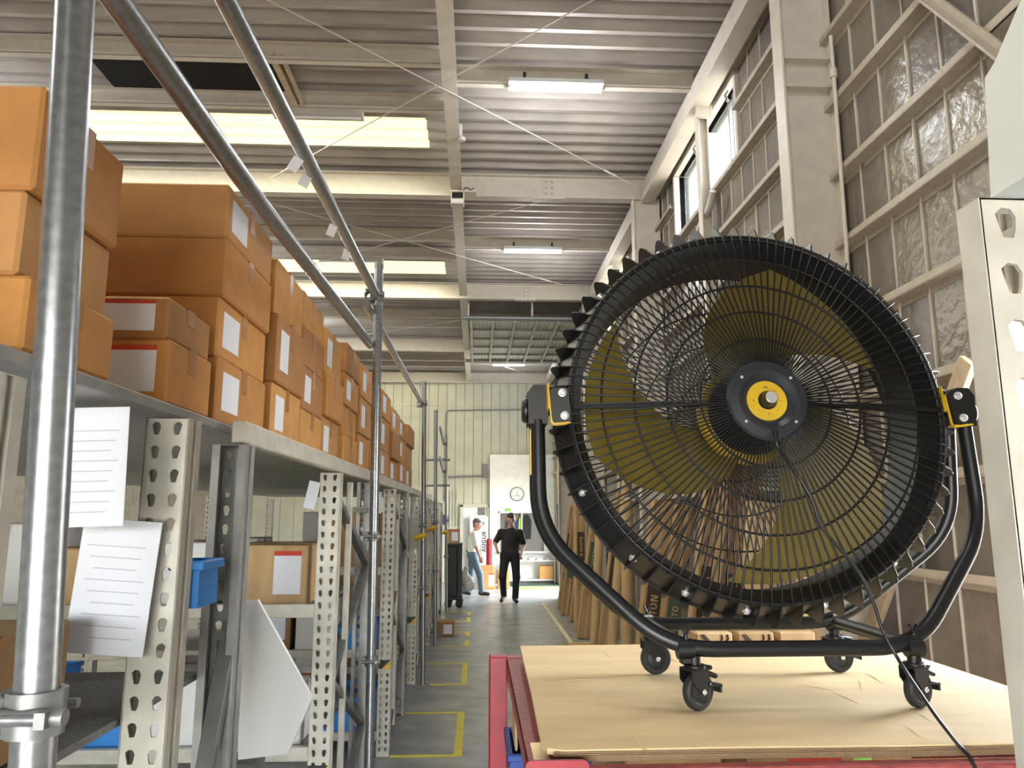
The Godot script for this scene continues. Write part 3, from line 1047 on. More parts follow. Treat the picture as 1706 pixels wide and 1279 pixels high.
# ------------------------------------------------------------------ racks
var upright_meshes := {}
func upright_mesh(h: float, shallow := false) -> ArrayMesh:   # a punched channel: holed web on +z, flanges to -z
	var key := h * (-1.0 if shallow else 1.0)
	if upright_meshes.has(key):
		return upright_meshes[key]
	var m := MB.new()
	var w := 0.0435
	var p := 0.05
	var hole := [Vector2(0.008, 0.004), Vector2(0.0095, 0.011), Vector2(0.003, 0.0165), Vector2(-0.005, 0.015), Vector2(-0.009, 0.008), Vector2(-0.0075, -0.004), Vector2(-0.005, -0.011), Vector2(0.004, -0.011)]
	var rim := [Vector2(1, 0), Vector2(1, 1), Vector2(0, 1), Vector2(-1, 1), Vector2(-1, 0), Vector2(-1, -1), Vector2(0, -1), Vector2(1, -1)]
	var rows := int(h / p)
	for r in rows:
		var y := (r + 0.5) * p + (h - rows * p)
		for side in [-1.0, 1.0]:
			var cx: float = side * w / 2
			for k in 8:
				var l := (k + 1) % 8
				var a := Vector3(cx + rim[k].x * w / 2, y + rim[k].y * p / 2, 0)
				var b := Vector3(cx + rim[l].x * w / 2, y + rim[l].y * p / 2, 0)
				var hk: Vector2 = hole[k] * Vector2(side, 1)
				var hl: Vector2 = hole[l] * Vector2(side, 1)
				if side < 0.0:   # mirror keeps the winding: walk the rim mirrored too
					a = Vector3(cx - rim[k].x * w / 2, y + rim[k].y * p / 2, 0)
					b = Vector3(cx - rim[l].x * w / 2, y + rim[l].y * p / 2, 0)
				var c := Vector3(cx + hl.x, y + hl.y, 0)
				var d := Vector3(cx + hk.x, y + hk.y, 0)
				var back := Vector3(0, 0, -0.004)
				if side > 0.0:
					m.quad(a, b, c, d)
					m.quad(d, c, c + back, d + back)
				else:
					m.quad(b, a, d, c)
					m.quad(c, d, d + back, c + back)
	var rest := h - rows * p
	if rest > 0.001:
		m.bx(-w, w, 0, rest, -0.003, 0)
	# flanges with a pressed rib and a return lip
	for side in [-1.0, 1.0]:
		var x: float = side * w
		m.bx(x - 0.0012, x + 0.0012, 0, h, -0.028, 0.0)
		if shallow:
			m.bx(x - side * 0.009, x + side * 0.001, 0, h, -0.030, -0.0275)
			continue
		m.bx(x - side * 0.008 - 0.0012, x - side * 0.008 + 0.0012, 0, h, -0.05, -0.028)
		m.bx(x - side * 0.009, x + side * 0.001, 0, h, -0.030, -0.0275)
		m.bx(x - side * 0.009, x + side * 0.001, 0, h, -0.052, -0.0495)
		m.bx(x - 0.0012, x + 0.0012, 0, h, -0.075, -0.05)
		m.bx(x - side * 0.02, x, 0, h, -0.0765, -0.074)
	m.bx(-w, w, h - 0.0015, h, -0.03 if shallow else -0.076, 0.0)
	upright_meshes[key] = m.mesh()
	return upright_meshes[key]

const RACKS := [[-0.95, -2.08], [-3.38, -4.5], [-5.66, -6.82], [-7.92, -9.06], [-10.14, -11.3], [-12.4, -13.5]]
const RACK_X := -0.657
const RACK_H := 1.88
const ORD := ["first", "second", "third", "fourth", "fifth", "sixth", "seventh", "eighth", "ninth", "tenth", "eleventh", "twelfth", "thirteenth", "fourteenth"]
const LEVELS := [0.16, 0.72, 1.3]
func racks():
	for k in RACKS.size():
		var z0: float = RACKS[k][0]
		var z1: float = RACKS[k][1]
		var t := thing("storage_rack", "punched steel storage rack, %s along the aisle%s" % [ORD[k], [" beside the camera", " beyond the hanging papers", " with a black yellow sticker", " near the yellow wrapped clamp", " by the small floor carton", " near the dark trolley"][k]], "rack", Vector3(RACK_X, 0, z0))
		var dz := z1 - z0
		part("upright", upright_mesh(RACK_H), M.upright, t)
		part("upright", upright_mesh(RACK_H), M.upright_grey, t, Transform3D(Basis(Vector3.UP, PI), Vector3(0, 0, dz)))
		var m := MB.new()
		m.bx(-0.06, 0.05, 0, 0.008, -0.09, 0.02, 0.002)
		m.bx(-0.06, 0.05, 0, 0.008, dz - 0.02, dz + 0.09, 0.002)
		part("foot_plate", m, M.galv_dull, t)
		var ys := [0.12, 0.55, 0.98, 1.41, 1.76]
		for i in (2 if k == 0 else ys.size() - 1):
			m = MB.new()
			var a := Vector3(0.022, ys[i], -0.06 if i % 2 == 0 else dz + 0.06)
			var b := Vector3(0.022, ys[i + 1], dz + 0.06 if i % 2 == 0 else -0.06)
			m.bar(a, b, 0.03, 0.038, Vector3.RIGHT, 0.002)
			part("brace", m, M.brace, t)
		for yy in ([0.12] if k == 0 else [0.12, 1.72]):
			m = MB.new()
			m.bar(Vector3(0.0, yy, -0.06), Vector3(0.0, yy, dz + 0.06), 0.03, 0.038, Vector3.RIGHT, 0.002)
			part("cross_bar", m, M.upright_grey, t)
		if k > 0:   # pale strut between the two uprights
			m = MB.new()
			m.bx(0.018, 0.046, 0.13, RACK_H - 0.03, -0.36, -0.33, 0.003)
			part("strut", m, M.upright, t)
		part("upright", upright_mesh(RACK_H), M.upright, t, Transform3D(Basis(), Vector3(-2.1, 0, 0)))
		for y in LEVELS:
			m = MB.new()
			m.bx(-2.06, -0.045, y - 0.045, y + 0.012, -0.035, 0.0, 0.003)
			part("shelf_beam", m, M.upright, t)
			m = MB.new()
			m.bx(-2.06, -0.05, y - 0.015, y, dz + 0.03, -0.036)
			part("shelf_board", m, M.galv_dull, t)
		m = MB.new()
		m.bx(-0.043, 0.043, 0.6, 0.66, 0.0, 0.0015)
		var st := part("warning_sticker", m, M.black, t)
		m = MB.new()
		m.prism(PackedVector2Array([Vector2(0.043, 0.66), Vector2(0.043, 0.6), Vector2(-0.02, 0.6)]), 0.001, Transform3D(Basis(), Vector3(0, 0, 0.0012)))
		part("yellow_half", m, M.yellow, st)
	# one more upright with hanging papers between the first two frames
	var u := thing("rack_upright", "single wide punched upright that the hanging paper touches", "upright", Vector3(RACK_X, 0, -1.6))
	part("post", upright_mesh(RACK_H + 0.02), M.upright, u)
	var m := MB.new()
	m.bx(-0.07, 0.05, 0, 0.008, -0.09, 0.02, 0.002)
	part("foot_plate", m, M.galv_dull, u)
	m = MB.new()
	m.bar(Vector3(0.02, 0.5, -0.07), Vector3(0.02, 1.42, -0.45), 0.03, 0.04, Vector3.RIGHT, 0.002)
	part("brace", m, M.brace, u)
	# deck carrying the upper boxes
	var d := thing("storage_deck", "long pale shelf deck carrying the rows of upper cartons", "shelf deck", Vector3(-0.64, 1.9, -0.8))
	m = MB.new()
	m.bx(-0.02, 0.02, -0.015, 0.045, -9.6, -1.22, 0.004)
	part("front_beam", m, M.upright, d)
	for i in 6:
		m = MB.new()
		m.bx(-2.1, -0.055 if i == 0 else -0.021, 0.02, 0.045, -1.6 * (i + 1) + 0.005, -1.6 * i, 0.003)
		part("deck_board", m, M.upright_grey, d)
	# hanging sheets
	var sheets := [[Vector3(-0.735, 1.675, -1.45), Vector2(0.14, 0.225), 0.03, "white paper sign hanging under the deck behind the near pole"], [Vector3(-0.725, 1.425, -1.57), Vector2(0.155, 0.262), -0.07, "large white sheet of paper taped to the wide upright"], [Vector3(-0.73, 1.72, -3.36), Vector2(0.05, 0.12), -0.2, "small tilted white paper on the second rack frame"], [Vector3(-0.66, 1.7, -5.0), Vector2(0.06, 0.14), 0.0, "narrow white paper behind the second rack frame"]]
	for s in sheets:
		m = MB.new()
		var q: Vector2 = s[1]
		m.box(Transform3D(Basis(Vector3.BACK, s[2]), Vector3(0, q.y / 2, 0)), Vector3(q.x, q.y, 0.0015))
		var sh := single("paper_sheet", m, M.paper, s[3], "paper", s[0])
		if q.x > 0.1:
			m = MB.new()
			for i in 9:
				m.box(Transform3D(Basis(Vector3.BACK, s[2]), Vector3(0.0, q.y * (0.12 + 0.085 * i), 0.0012)), Vector3(q.x * (0.55 + 0.2 * ((i * 7) % 3) / 2.0), 0.0018, 0.0006))
			part("print_lines", m, M.print_grey, sh)

func top_boxes():
	var rng := RandomNumberGenerator.new()
	rng.seed = 4
	var stacks := [
		[-1.14, -1.43, [0.12, 0.14, 0.18], 0.62],
		[-1.70, -1.98, [0.15, 0.10], 0.42],
		[-2.03, -2.5, [0.18, 0.17, 0.17, 0.16], 0.6],
		[-2.54, -2.95, [0.2, 0.24, 0.2], 0.55],
		[-2.99, -3.4, [0.17, 0.18, 0.16, 0.15], 0.5],
		[-3.44, -3.86, [0.2, 0.2, 0.22], 0.52],
		[-3.9, -4.34, [0.16, 0.16, 0.17, 0.16], 0.55],
		[-4.4, -4.85, [0.22, 0.22, 0.2], 0.5],
		[-4.9, -5.4, [0.2, 0.16, 0.18, 0.14], 0.55],
		[-5.45, -6.0, [0.22, 0.24, 0.2], 0.5],
		[-6.1, -6.7, [0.2, 0.22, 0.2], 0.55],
		[-6.8, -7.4, [0.24, 0.2, 0.18], 0.5],
		[-7.5, -8.2, [0.22, 0.22, 0.2], 0.55],
	]
	var lv := ["bottom", "second", "third", "top"]
	for k in stacks.size():
		var s: Array = stacks[k]
		var y := 1.946
		var hs: Array = s[2]
		for i in hs.size():
			var h: float = hs[i]
			var w: float = s[3] + rng.randf_range(-0.02, 0.02)
			var dz: float = absf(s[1] - s[0]) - 0.01
			var jx := rng.randf_range(0.0, 0.03)
			var tone: String = "carton_%d" % (rng.randi() % 5)
			var where: String = "top" if i == hs.size() - 1 else lv[i]
			var side := 2
			if k == 1: side = 1
			elif rng.randf() < 0.35: side = 0
			carton(Vector3(-0.69 - w / 2 - jx, y, (s[0] + s[1]) / 2), Vector3(w, h, dz), tone, "orange brown carton, %s box of the %s stack along the upper deck" % [where, ORD[k]], 0.0, "cartons on the upper deck", side)
			y += h + 0.001
	# a second row behind the first stacks
	for k in 4:
		var y := 1.946
		for i in 3:
			carton(Vector3(-1.62 - 0.06 * (k % 2), y, -1.35 - 0.72 * k), Vector3(0.5, 0.21, 0.46), "carton_%d" % ((k + i) % 5), "carton in the back row of the deck, %s box of stack %s" % [["bottom", "middle", "top"][i], ORD[k]], 0.0, "cartons on the upper deck", 0, false)
			y += 0.212

func shelf_goods():
	var rng := RandomNumberGenerator.new()
	rng.seed = 21
	var colours := ["white", "brown", "tan", "blue", "green"]
	for k in RACKS.size():
		var z0: float = RACKS[k][0]
		for l in LEVELS.size():
			var x := -0.75
			var n := 0
			var most := 4 if k < 2 else 3
			while n < most and x > -2.3:
				var w := rng.randf_range(0.24, 0.42)
				var h := rng.randf_range(0.2, 0.42)
				var d := rng.randf_range(0.35, 0.6)
				var pick := rng.randf()
				var at := Vector3(x - w / 2, LEVELS[l] + 0.001, z0 - 0.06 - d / 2)
				var where := "%s from the aisle on the %s shelf of the %s rack" % [ORD[n], ["lowest", "middle", "upper"][l], ORD[k]]
				if pick < 0.3:
					carton(at, Vector3(w, h, d), "white_plain", "white carton, " + where, 0.0, "goods on the rack shelves", 0, k < 3)
				elif pick < 0.75:
					carton(at, Vector3(w, h, d), "kraft_%d" % (rng.randi() % 4), "brown carton, " + where, 0.0, "goods on the rack shelves", 1 if rng.randf() < 0.6 else 0, k < 3)
				elif pick < 0.9:
					bin(at, Vector3(w, h * 0.7, d), "blue" if rng.randf() < 0.5 else "blue_light", "blue plastic bin, " + where, "goods on the rack shelves")
				else:
					bin(at, Vector3(w, h * 0.5, d), "green_bin", "green plastic bin, " + where, "goods on the rack shelves")
				x -= w + rng.randf_range(0.02, 0.07)
				n += 1
	# particular pieces near the camera
	bin(on_z(-1.75, 324, 1008), Vector3(0.055, 0.1, 0.12), "blue_light", "bright light blue tub just right of the wide upright")
	var m := MB.new()
	var wp := PackedVector2Array()
	for q in [[400, 1000], [432, 998], [522, 1160], [482, 1252], [400, 1262]]:
		var w := on_z(-2.45, q[0], q[1])
		wp.append(Vector2(w.x, w.y) - Vector2(-0.7, 0.9))
	m.prism(wp, 0.02, Transform3D())
	single("white_placard", m, M.white_plain, "white cut placard with a sloping edge leaning at the first rack", "placard", Vector3(-0.7, 0.9, -2.45))
	m = MB.new()
	m.bx(-0.16, 0.0, 0, 0.02, -0.1, 0.1)
	m.bx(-0.16, -0.14, 0.02, 0.95, -0.1, 0.1)
	m.bx(-0.02, 0.0, 0.02, 0.95, -0.1, 0.1)
	m.bx(-0.16, 0.0, 0.95, 0.962, -0.1, 0.1)
	single("stand", m, M.brace, "low grey stand carrying the white cut panel", "stand", Vector3(-0.66, 0, -2.44))

# ------------------------------------------------------------------ scaffold tubes
func coupler(m: MB, at: Vector3, axis: Vector3, other: Vector3):
	var b := Basis(other.cross(axis).normalized(), other.normalized(), axis.normalized())
	b = Basis(b.y.cross(b.z).normalized(), b.y, b.z)
	var t := Transform3D(b, at - axis.normalized() * 0.025)
	m.lathe([Vector2(0.0245, 0), Vector2(0.033, 0), Vector2(0.033, 0.05), Vector2(0.0245, 0.05)], t, 14)
	m.box(Transform3D(b, at + b.y * 0.036), Vector3(0.05, 0.02, 0.046), 0.004)
	m.tube([at + b.x * 0.038 - b.y * 0.03, at + b.x * 0.038 + b.y * 0.035], 0.006, 6)
	m.tube([at - b.x * 0.038 - b.y * 0.03, at - b.x * 0.038 + b.y * 0.035], 0.006, 6)
	m.box(Transform3D(b, at + b.x * 0.038 + b.y * 0.035), Vector3(0.018, 0.012, 0.018))
	m.box(Transform3D(b, at - b.x * 0.038 - b.y * 0.03), Vector3(0.018, 0.012, 0.018))

func scaffold():
	var zs := [-0.957, -4.06, -7.92, -10.16, -13.58]
	var nm := ["nearest upright scaffold tube in front of the cartons", "second upright scaffold tube with two clamps beside the racks", "third upright scaffold tube at the end of the upper pipe", "fourth upright scaffold tube partly behind the third", "farthest upright scaffold tube near the end wall"]
	for k in zs.size():
		var t := thing("scaffold_tube", nm[k], "scaffold tube", Vector3(-0.53 if k else -0.447, 0, zs[k]), 0.0, "upright scaffold tubes")
		var m := MB.new()
		var lean: float = [-0.15, -0.035, -0.05, -0.05, -0.05][k]
		var f := func(y: float) -> Vector3: return Vector3(lean * y / 3.06, y, 0)
		m.tube([f.call(0.006), f.call(3.09)], 0.0243, 18)
		part("pole", m, M.galv, t)
		m = MB.new()
		m.lathe([Vector2(0.0, 3.105), Vector2(0.018, 3.1), Vector2(0.026, 3.09), Vector2(0.026, 3.06)].map(func(q): return Vector2(q.x, -q.y)), Transform3D(Basis(Vector3.RIGHT, PI / 2), Vector3(lean, 0, 0)), 12)
		part("end_cap", m, M.galv_dull, t)
		m = MB.new()
		m.bx(-0.06, 0.06, 0, 0.006, -0.06, 0.06)
		part("base_plate", m, M.galv_dull, t)
		for y in ([1.47] if k == 0 else [0.95, 1.58]):
			m = MB.new()
			coupler(m, f.call(y), Vector3.UP, Vector3.LEFT)
			m.tube([f.call(y) + Vector3(0.05, 0, 0.03), f.call(y) + Vector3(-0.045, 0, 0.03)], 0.01, 8)
			part("coupler", m, M.galv_dull, t)
	# the long upper pipe, in two lengths
	var m := MB.new()
	m.tube([Vector3(-0.585, 2.83, 0.6), Vector3(-0.575, 2.842, -1.6), Vector3(-0.575, 2.905, -4.12)], 0.0243, 18)
	var a := single("scaffold_pipe", m, M.galv, "long steel pipe overhead running from the camera to the second upright", "pipe")
	m = MB.new()
	m.tube([Vector3(-0.622, 2.84, -4.0), Vector3(-0.60, 2.86, -8.1)], 0.0243, 14)
	var b := single("scaffold_pipe", m, M.galv, "far length of overhead steel pipe from second to third upright", "pipe")
	for q in [[Vector3(-0.562, 2.9, -4.06), a], [Vector3(-0.575, 2.86, -7.92), b]]:
		m = MB.new()
		coupler(m, q[0], Vector3.UP, Vector3.LEFT)
		coupler(m, q[0] + Vector3(-0.045, 0.0, 0), Vector3.FORWARD, Vector3.RIGHT)
		part("coupler", m, M.galv_dull, q[1])
	# rail in front of the cartons
	m = MB.new()
	m.tube([Vector3(-0.615, 2.55, 0.6), Vector3(-0.612, 2.55, -2.0), Vector3(-0.612, 2.64, -4.15)], 0.0243, 16)
	single("guard_rail", m, M.galv, "steel guard rail pipe running before the upper cartons", "pipe")
	# tags tied to the upper pipe
	var tags := [on_x(-0.6, 492, 268), on_x(-0.6, 509, 294), on_x(-0.6, 553, 379), on_x(-0.6, 577, 420)]
	for k in 4:
		m = MB.new()
		m.box(Transform3D(Basis(Vector3.BACK, -0.5 + 0.1 * k) * Basis(Vector3.UP, 0.3), Vector3(0, -0.012, 0)), Vector3(0.034, 0.05, 0.002))
		single("paper_tag", m, M.paper, ["first white tag clipped to the overhead pipe, nearest the camera", "second white tag on the overhead pipe just past the first", "third white tag clipped to the overhead pipe", "fourth white tag on the overhead pipe near the clamp"][k], "tag", tags[k])
	# short ledgers at the far uprights
	for k in 4:
		m = MB.new()
		var y: float = [2.95, 2.66, 2.45, 2.2][k]
		if k % 2 == 0:
			m.tube([Vector3(-0.62, y + 0.15, -12.2), Vector3(-0.62, y, -13.7)], 0.024, 10)
		else:
			m.tube([Vector3(-0.95, y, -13.62), Vector3(-0.5, y, -13.62)], 0.024, 10)
		coupler(m, Vector3(-0.59, y, -13.58), Vector3.UP, Vector3.LEFT)
		single("scaffold_ledger", m, M.galv_dull, ["topmost short ledger tube at the farthest upright", "second short ledger tube at the farthest upright", "third short ledger tube at the farthest upright", "lowest short ledger tube at the farthest upright"][k], "ledger")
	# yellow padding on the clamps
	for k in 3:
		m = MB.new()
		var at: Vector3 = [Vector3(-0.58, 1.46, -7.92), Vector3(-0.59, 1.5, -10.16), Vector3(-0.57, 1.36, -13.58)][k]
		m.tube([Vector3(-0.07, -0.015, 0.03), Vector3(-0.03, 0.0, 0.04), Vector3(0.02, 0.012, 0.042), Vector3(0.055, 0.02, 0.035)], 0.024, 10)
		m.tube([Vector3(0, -0.03, 0), Vector3(0, 0.04, 0)], 0.034, 10)
		single("yellow_wrap", m, M.yellow, ["yellow foam wrap on the third upright scaffold tube", "yellow foam wrap on the fourth upright scaffold tube", "yellow foam wrap on the farthest upright scaffold tube"][k], "wrap", at)

# ------------------------------------------------------------------ cardboard leaning on the right wall
func leaning_cardboard():
	var rng := RandomNumberGenerator.new()
	rng.seed = 9
	var n := 15
	for i in n:
		var f := float(i) / (n - 1)
		var z := -3.5 - 10.4 * pow(f, 1.12)
		var h := rng.randf_range(1.75, 2.1)
		var w := rng.randf_range(0.13, 0.2)
		var d := rng.randf_range(0.09, 0.2)
		var bx0 := 1.30 + 0.16 * f + rng.randf_range(-0.05, 0.05)
		var most := 1.88
		for q in FRAMES:
			if absf(z - q) < 0.3: most = 1.63
			if absf(z - q + 1.98) < 0.25: most = 1.78
		var lean := minf(rng.randf_range(0.12, 0.17), (most - bx0 - w) / h)
		var where := "%s from the far end" % ORD[n - 1 - i] if n - 1 - i < 9 else "%s from the camera end" % ORD[i]
		if i == 6 or i == 7 or i == 9:
			var t := thing("cardboard_tube", "tan cardboard tube leaning on the right wall, %s in the row" % where, "tube", Vector3(bx0 + 0.05, 0, z), 0.0, "tubes leaning on the right wall")
			var m := MB.new()
			m.tube([Vector3(0, 0.01, 0), Vector3(lean * h * 0.95, h, 0)], 0.055, 18)
			part("body", m, M.kraft_2, t)
			m = MB.new()
			m.disc(0.05, 0.02, Transform3D(Basis(Vector3.RIGHT, -PI / 2), Vector3(lean * h * 0.95, h, 0)), 16, 0.004)
			part("end_cap", m, M.white_plain, t)
			continue
		var t := thing("long_carton", "tall brown carton leaning on the right wall, %s in the row" % where, "carton", Vector3(bx0, 0, z), 0.0, "long cartons leaning on the right wall")
		var b := Basis(Vector3.BACK, -lean) * Basis(Vector3.UP, rng.randf_range(-0.1, 0.1))
		var lift := 0.5 * w * sin(lean) + 0.004
		var m := MB.new()
		m.box(Transform3D(b, b * Vector3(w / 2, h / 2, 0) + Vector3(0, lift, 0)), Vector3(w, h, d), 0.006)
		part("body", m, M["kraft_%d" % (rng.randi() % 4)], t)
		m = MB.new()
		m.box(Transform3D(b, b * Vector3(w / 2, h * 0.5, d / 2) + Vector3(0, lift, 0)), Vector3(0.03, h * 0.98, 0.002))
		part("tape", m, M.kraft_2, t)
		if i > 1:
			var yy := rng.randf_range(0.45, 0.62) * h
			m = MB.new()
			m.box(Transform3D(b, b * Vector3(w / 2, yy, d / 2) + Vector3(0, lift, 0)), Vector3(w * 0.72, 0.42, 0.004))
			var pr := part("printed_panel", m, M[["print_dark", "print_green", "print_dark"][i % 3]], t)
			var words := ["K-HCHTO", "HTON", "HTON", "K-HCHTO"]
			lettering(words[i % 4], 0.085 if i % 4 in [1, 2] else 0.066, 0.003, M.kraft_2, pr, Transform3D(b * Basis(Vector3.BACK, PI / 2), b * Vector3(w / 2 + 0.005, yy, d / 2 + 0.003) + Vector3(0, lift, 0)))
		m = MB.new()
		for q in 3:
			m.box(Transform3D(b, b * Vector3(w * (0.3 + 0.2 * q), h * 0.32, d / 2) + Vector3(0, lift, 0)), Vector3(0.008, 0.11, 0.002))
		part("small_print", m, M.print_dark, t)
	# low cartons with pictograms behind the fan base
	for i in 3:
		var at := Vector3([0.9, 1.06, 1.22][i], 0, -3.03)
		var y := 0.0
		for j in 3:
			var t := carton(Vector3(at.x, y, at.z), Vector3(0.14, 0.418, 0.26), "kraft_%d" % ((i + j) % 4), "small carton, %s of the %s floor stack behind the fan base" % [["bottom", "middle", "top"][j], ["first", "second", "third"][i]], 0.0, "floor stacks behind the fan base", 0, j == 2)
			if j == 2 and i < 2:
				var m := MB.new()
				m.prism(PackedVector2Array([Vector2(-0.055, 0.408), Vector2(-0.04, 0.412), Vector2(0.0, 0.372), Vector2(-0.022, 0.37)]), 0.002, Transform3D(Basis(), Vector3(0, 0, 0.13)))
				for q in [0.028, 0.05]:
					m.tube([Vector3(q, 0.368, 0.131), Vector3(q - 0.008, 0.382, 0.131), Vector3(q + 0.004, 0.394, 0.131), Vector3(q, 0.41, 0.131)], 0.003, 4)
				part("pictogram", m, M.print_dark, t)
			y += 0.419

# ------------------------------------------------------------------ the red cart and its cardboard top
func cart():
	var P := Vector3(0.75, 0, -2.15)
	var t := thing("steel_cart", "worn red steel cart frame carrying the cardboard sheet and the big fan", "cart", P)
	var m: MB
	for q in [[0.078, -2.76], [1.46, -2.76], [0.14, -1.55], [1.46, -1.55]]:
		m = MB.new(P)
		var top := 1.205 if q[1] < -2.0 else 1.14
		m.bx(q[0] - 0.032, q[0] + 0.032, 0.13, top, q[1] - 0.032, q[1] + 0.032, 0.005)
		part("post", m, M.red, t)
		m = MB.new(P)
		m.tube([Vector3(q[0] - 0.018, 0.06, q[1]), Vector3(q[0] + 0.018, 0.06, q[1])], 0.06, 20)
		m.bx(q[0] - 0.03, q[0] + 0.03, 0.115, 0.13, q[1] - 0.03, q[1] + 0.03)
		part("wheel", m, M.rubber, t)
	for x in [[0.108, 0.172], [1.43, 1.49]]:
		m = MB.new(P)
		m.bx(x[0], x[1], 1.185, 1.2, -2.75, -1.51, 0.002)
		m.bx(x[0], x[0] + 0.006, 1.14, 1.2, -2.75, -1.51, 0.002)
		part("side_beam", m, M.red_worn, t)
	m = MB.new(P)
	m.bx(0.1, 1.5, 1.155, 1.2265, -1.524, -1.49, 0.004)
	part("front_beam", m, M.red_worn, t)
	m = MB.new(P)
	m.bx(0.1, 1.5, 1.14, 1.2, -2.79, -2.75, 0.004)
	part("rear_beam", m, M.red, t)
	m = MB.new(P)
	var pl := PackedVector2Array()
	for k in 4:
		for j in 5:
			var a := PI / 2 * k + PI / 2 * j / 4.0
			var c: Vector2 = [Vector2(0.201, 1.234), Vector2(0.105, 1.234), Vector2(0.105, 1.11), Vector2(0.201, 1.11)][k]
			pl.append(c + Vector2(cos(a), sin(a)) * 0.012)
	m.prism(pl, 0.008, Transform3D(Basis(), Vector3(0, 0, -1.489)))
	part("corner_plate", m, M.red, t)
	m = MB.new(P)
	m.prism(PackedVector2Array([Vector2(0.11, 1.2), Vector2(0.11, 1.12), Vector2(0.125, 1.15), Vector2(0.15, 1.18), Vector2(0.17, 1.2)]), 0.01, Transform3D(Basis(), Vector3(0, 0, -2.73)))
	part("gusset", m, M.red, t)
	m = MB.new(P)
	m.bx(0.11, 1.47, 0.845, 0.87, -2.75, -1.55, 0.003)
	part("shelf", m, M.red_worn, t)
	m = MB.new(P)
	m.bx(0.92, 1.2, 1.19, 1.215, -1.95, -1.64, 0.003)
	part("cross_plate", m, M.red, t)
	# cardboard sheets on top
	var outline := PackedVector2Array([Vector2(0.152, 2.68), Vector2(0.6, 2.69), Vector2(1.28, 2.67), Vector2(1.404, 2.485), Vector2(1.408, 2.3), Vector2(1.405, 1.53), Vector2(1.1, 1.537), Vector2(0.84, 1.53), Vector2(0.5, 1.537), Vector2(0.17, 1.53), Vector2(0.14, 1.545), Vector2(0.132, 1.58), Vector2(0.142, 2.0)])
	var lay := Transform3D(Basis(Vector3.RIGHT, Vector3.FORWARD, Vector3.UP), Vector3(0, 0, 0))
	var b := single("cardboard_sheet", MB.new(), M.board, "large flat tan cardboard sheet lying under the fan casters", "cardboard sheet", Vector3(0.78, 1.2385, -2.1))
	var off := Vector3(0.78, 1.2385, -2.1)
	m = MB.new(off)
	m.prism(outline, 0.0115, Transform3D(lay.basis, Vector3(0, 1.2385, 0)))
	b.mesh = m.mesh()
	# dents and folds pressed into the sheet
	var folds := [[905, 1135, 1010, 1130], [1062, 1088, 1098, 1140], [1095, 1085, 1135, 1105], [1000, 1082, 1022, 1098], [1380, 1150, 1440, 1175], [1440, 1120, 1475, 1140], [1430, 1130, 1437, 1150], [1050, 1215, 1075, 1250], [1500, 1205, 1540, 1230], [1515, 1180, 1560, 1206], [1330, 1140, 1400, 1152], [1100, 1160, 1260, 1166]]
	for f in folds:
		var a := on_y(1.2502, f[0], f[1])
		var c := on_y(1.2502, f[2], f[3])
		var s := (c - a).cross(Vector3.UP).normalized() * 0.004
		var h := Vector3(0, 0.0016, 0)
		var mid := a.lerp(c, 0.5) + h
		m = MB.new(off)
		m.tri(a, c + s, mid); m.tri(a, mid, c - s); m.tri(c + s, c - s, mid)
		part("crease", m, M.board, b)
	m = MB.new(off)
	m.bx(0.16, 1.40, 1.2385 - 0.0, 1.2395, -1.5285, -1.528)
	for i in 3:
		m.bx(0.15, 1.404, 1.2395 + 0.0032 * i, 1.2411 + 0.0032 * i, -1.5288, -1.526)
	part("corrugated_edge", m, M.board_edge, b)
	var off2 := Vector3(0.79, 1.2265, -2.1)
	var lower := single("cardboard_sheet", MB.new(), M.board_edge, "second cardboard sheet lying just beneath the large tan one", "cardboard sheet", off2)
	m = MB.new(off2)
	var o2 := PackedVector2Array()
	for q in outline:
		o2.append(Vector2(0.795 + (q.x - 0.785) * 0.985, 2.1 + (q.y - 2.1) * 0.992))
	m.prism(o2, 0.0115, Transform3D(lay.basis, Vector3(0, 1.2265, 0)))
	lower.mesh = m.mesh()
	m = MB.new()
	m.prism(PackedVector2Array([Vector2(-0.015, 0), Vector2(0.022, 0.0), Vector2(0.0, 0.05), Vector2(-0.022, 0.05)]), 0.004, Transform3D(Basis(Vector3.RIGHT, -1.0), Vector3.ZERO))
	single("cardboard_flap", m, M.board, "small torn cardboard flap on the red beam at the sheet corner", "flap", Vector3(0.135, 1.203, -1.60))
	# goods carried under the sheet
	carton(Vector3(0.72, 0.871, -1.98), Vector3(0.24, 0.352, 0.5), "kraft_0", "brown carton with a white label under the front of the sheet", 0.0, "", 1)
	carton(Vector3(0.44, 0.871, -2.0), Vector3(0.22, 0.352, 0.5), "kraft_2", "second brown carton under the sheet, left of the labelled one", 0.0, "", 0)
	carton(Vector3(1.2, 0.871, -2.3), Vector3(0.3, 0.352, 0.4), "kraft_1", "brown carton under the right rear of the sheet", 0.0, "", 0)
	m = MB.new()
	m.bx(-0.05, 0.05, 0, 0.012, -0.12, 0.12, 0.003)
	m.bx(-0.05, 0.05, 0.012, 0.3, -0.12, -0.11, 0.003)
	single("green_holder", m, M.green_bin, "green holder standing under the front edge of the sheet", "holder", Vector3(0.93, 0.871, -1.82))
	var cr := bin(Vector3(0.24, 0.871, -2.52), Vector3(0.27, 0.12, 0.28), "blue", "dark blue crate inside the cart beside the rear post")
	var g := MB.new()
	for i in 6:
		g.bx(-0.12 + 0.045 * i, -0.115 + 0.045 * i, 0.02, 0.1, -0.135, -0.131)
	part("rib", g, M.blue_light, cr)
	m = MB.new()
	m.bx(-0.008, 0.0, 0.0, 0.19, -0.1, 0.1, 0.003)
	single("cardboard_piece", m, M.kraft_2, "tan cardboard piece standing just inside the cart's left beam", "cardboard piece", Vector3(0.128, 0.992, -2.5))
	m = MB.new()
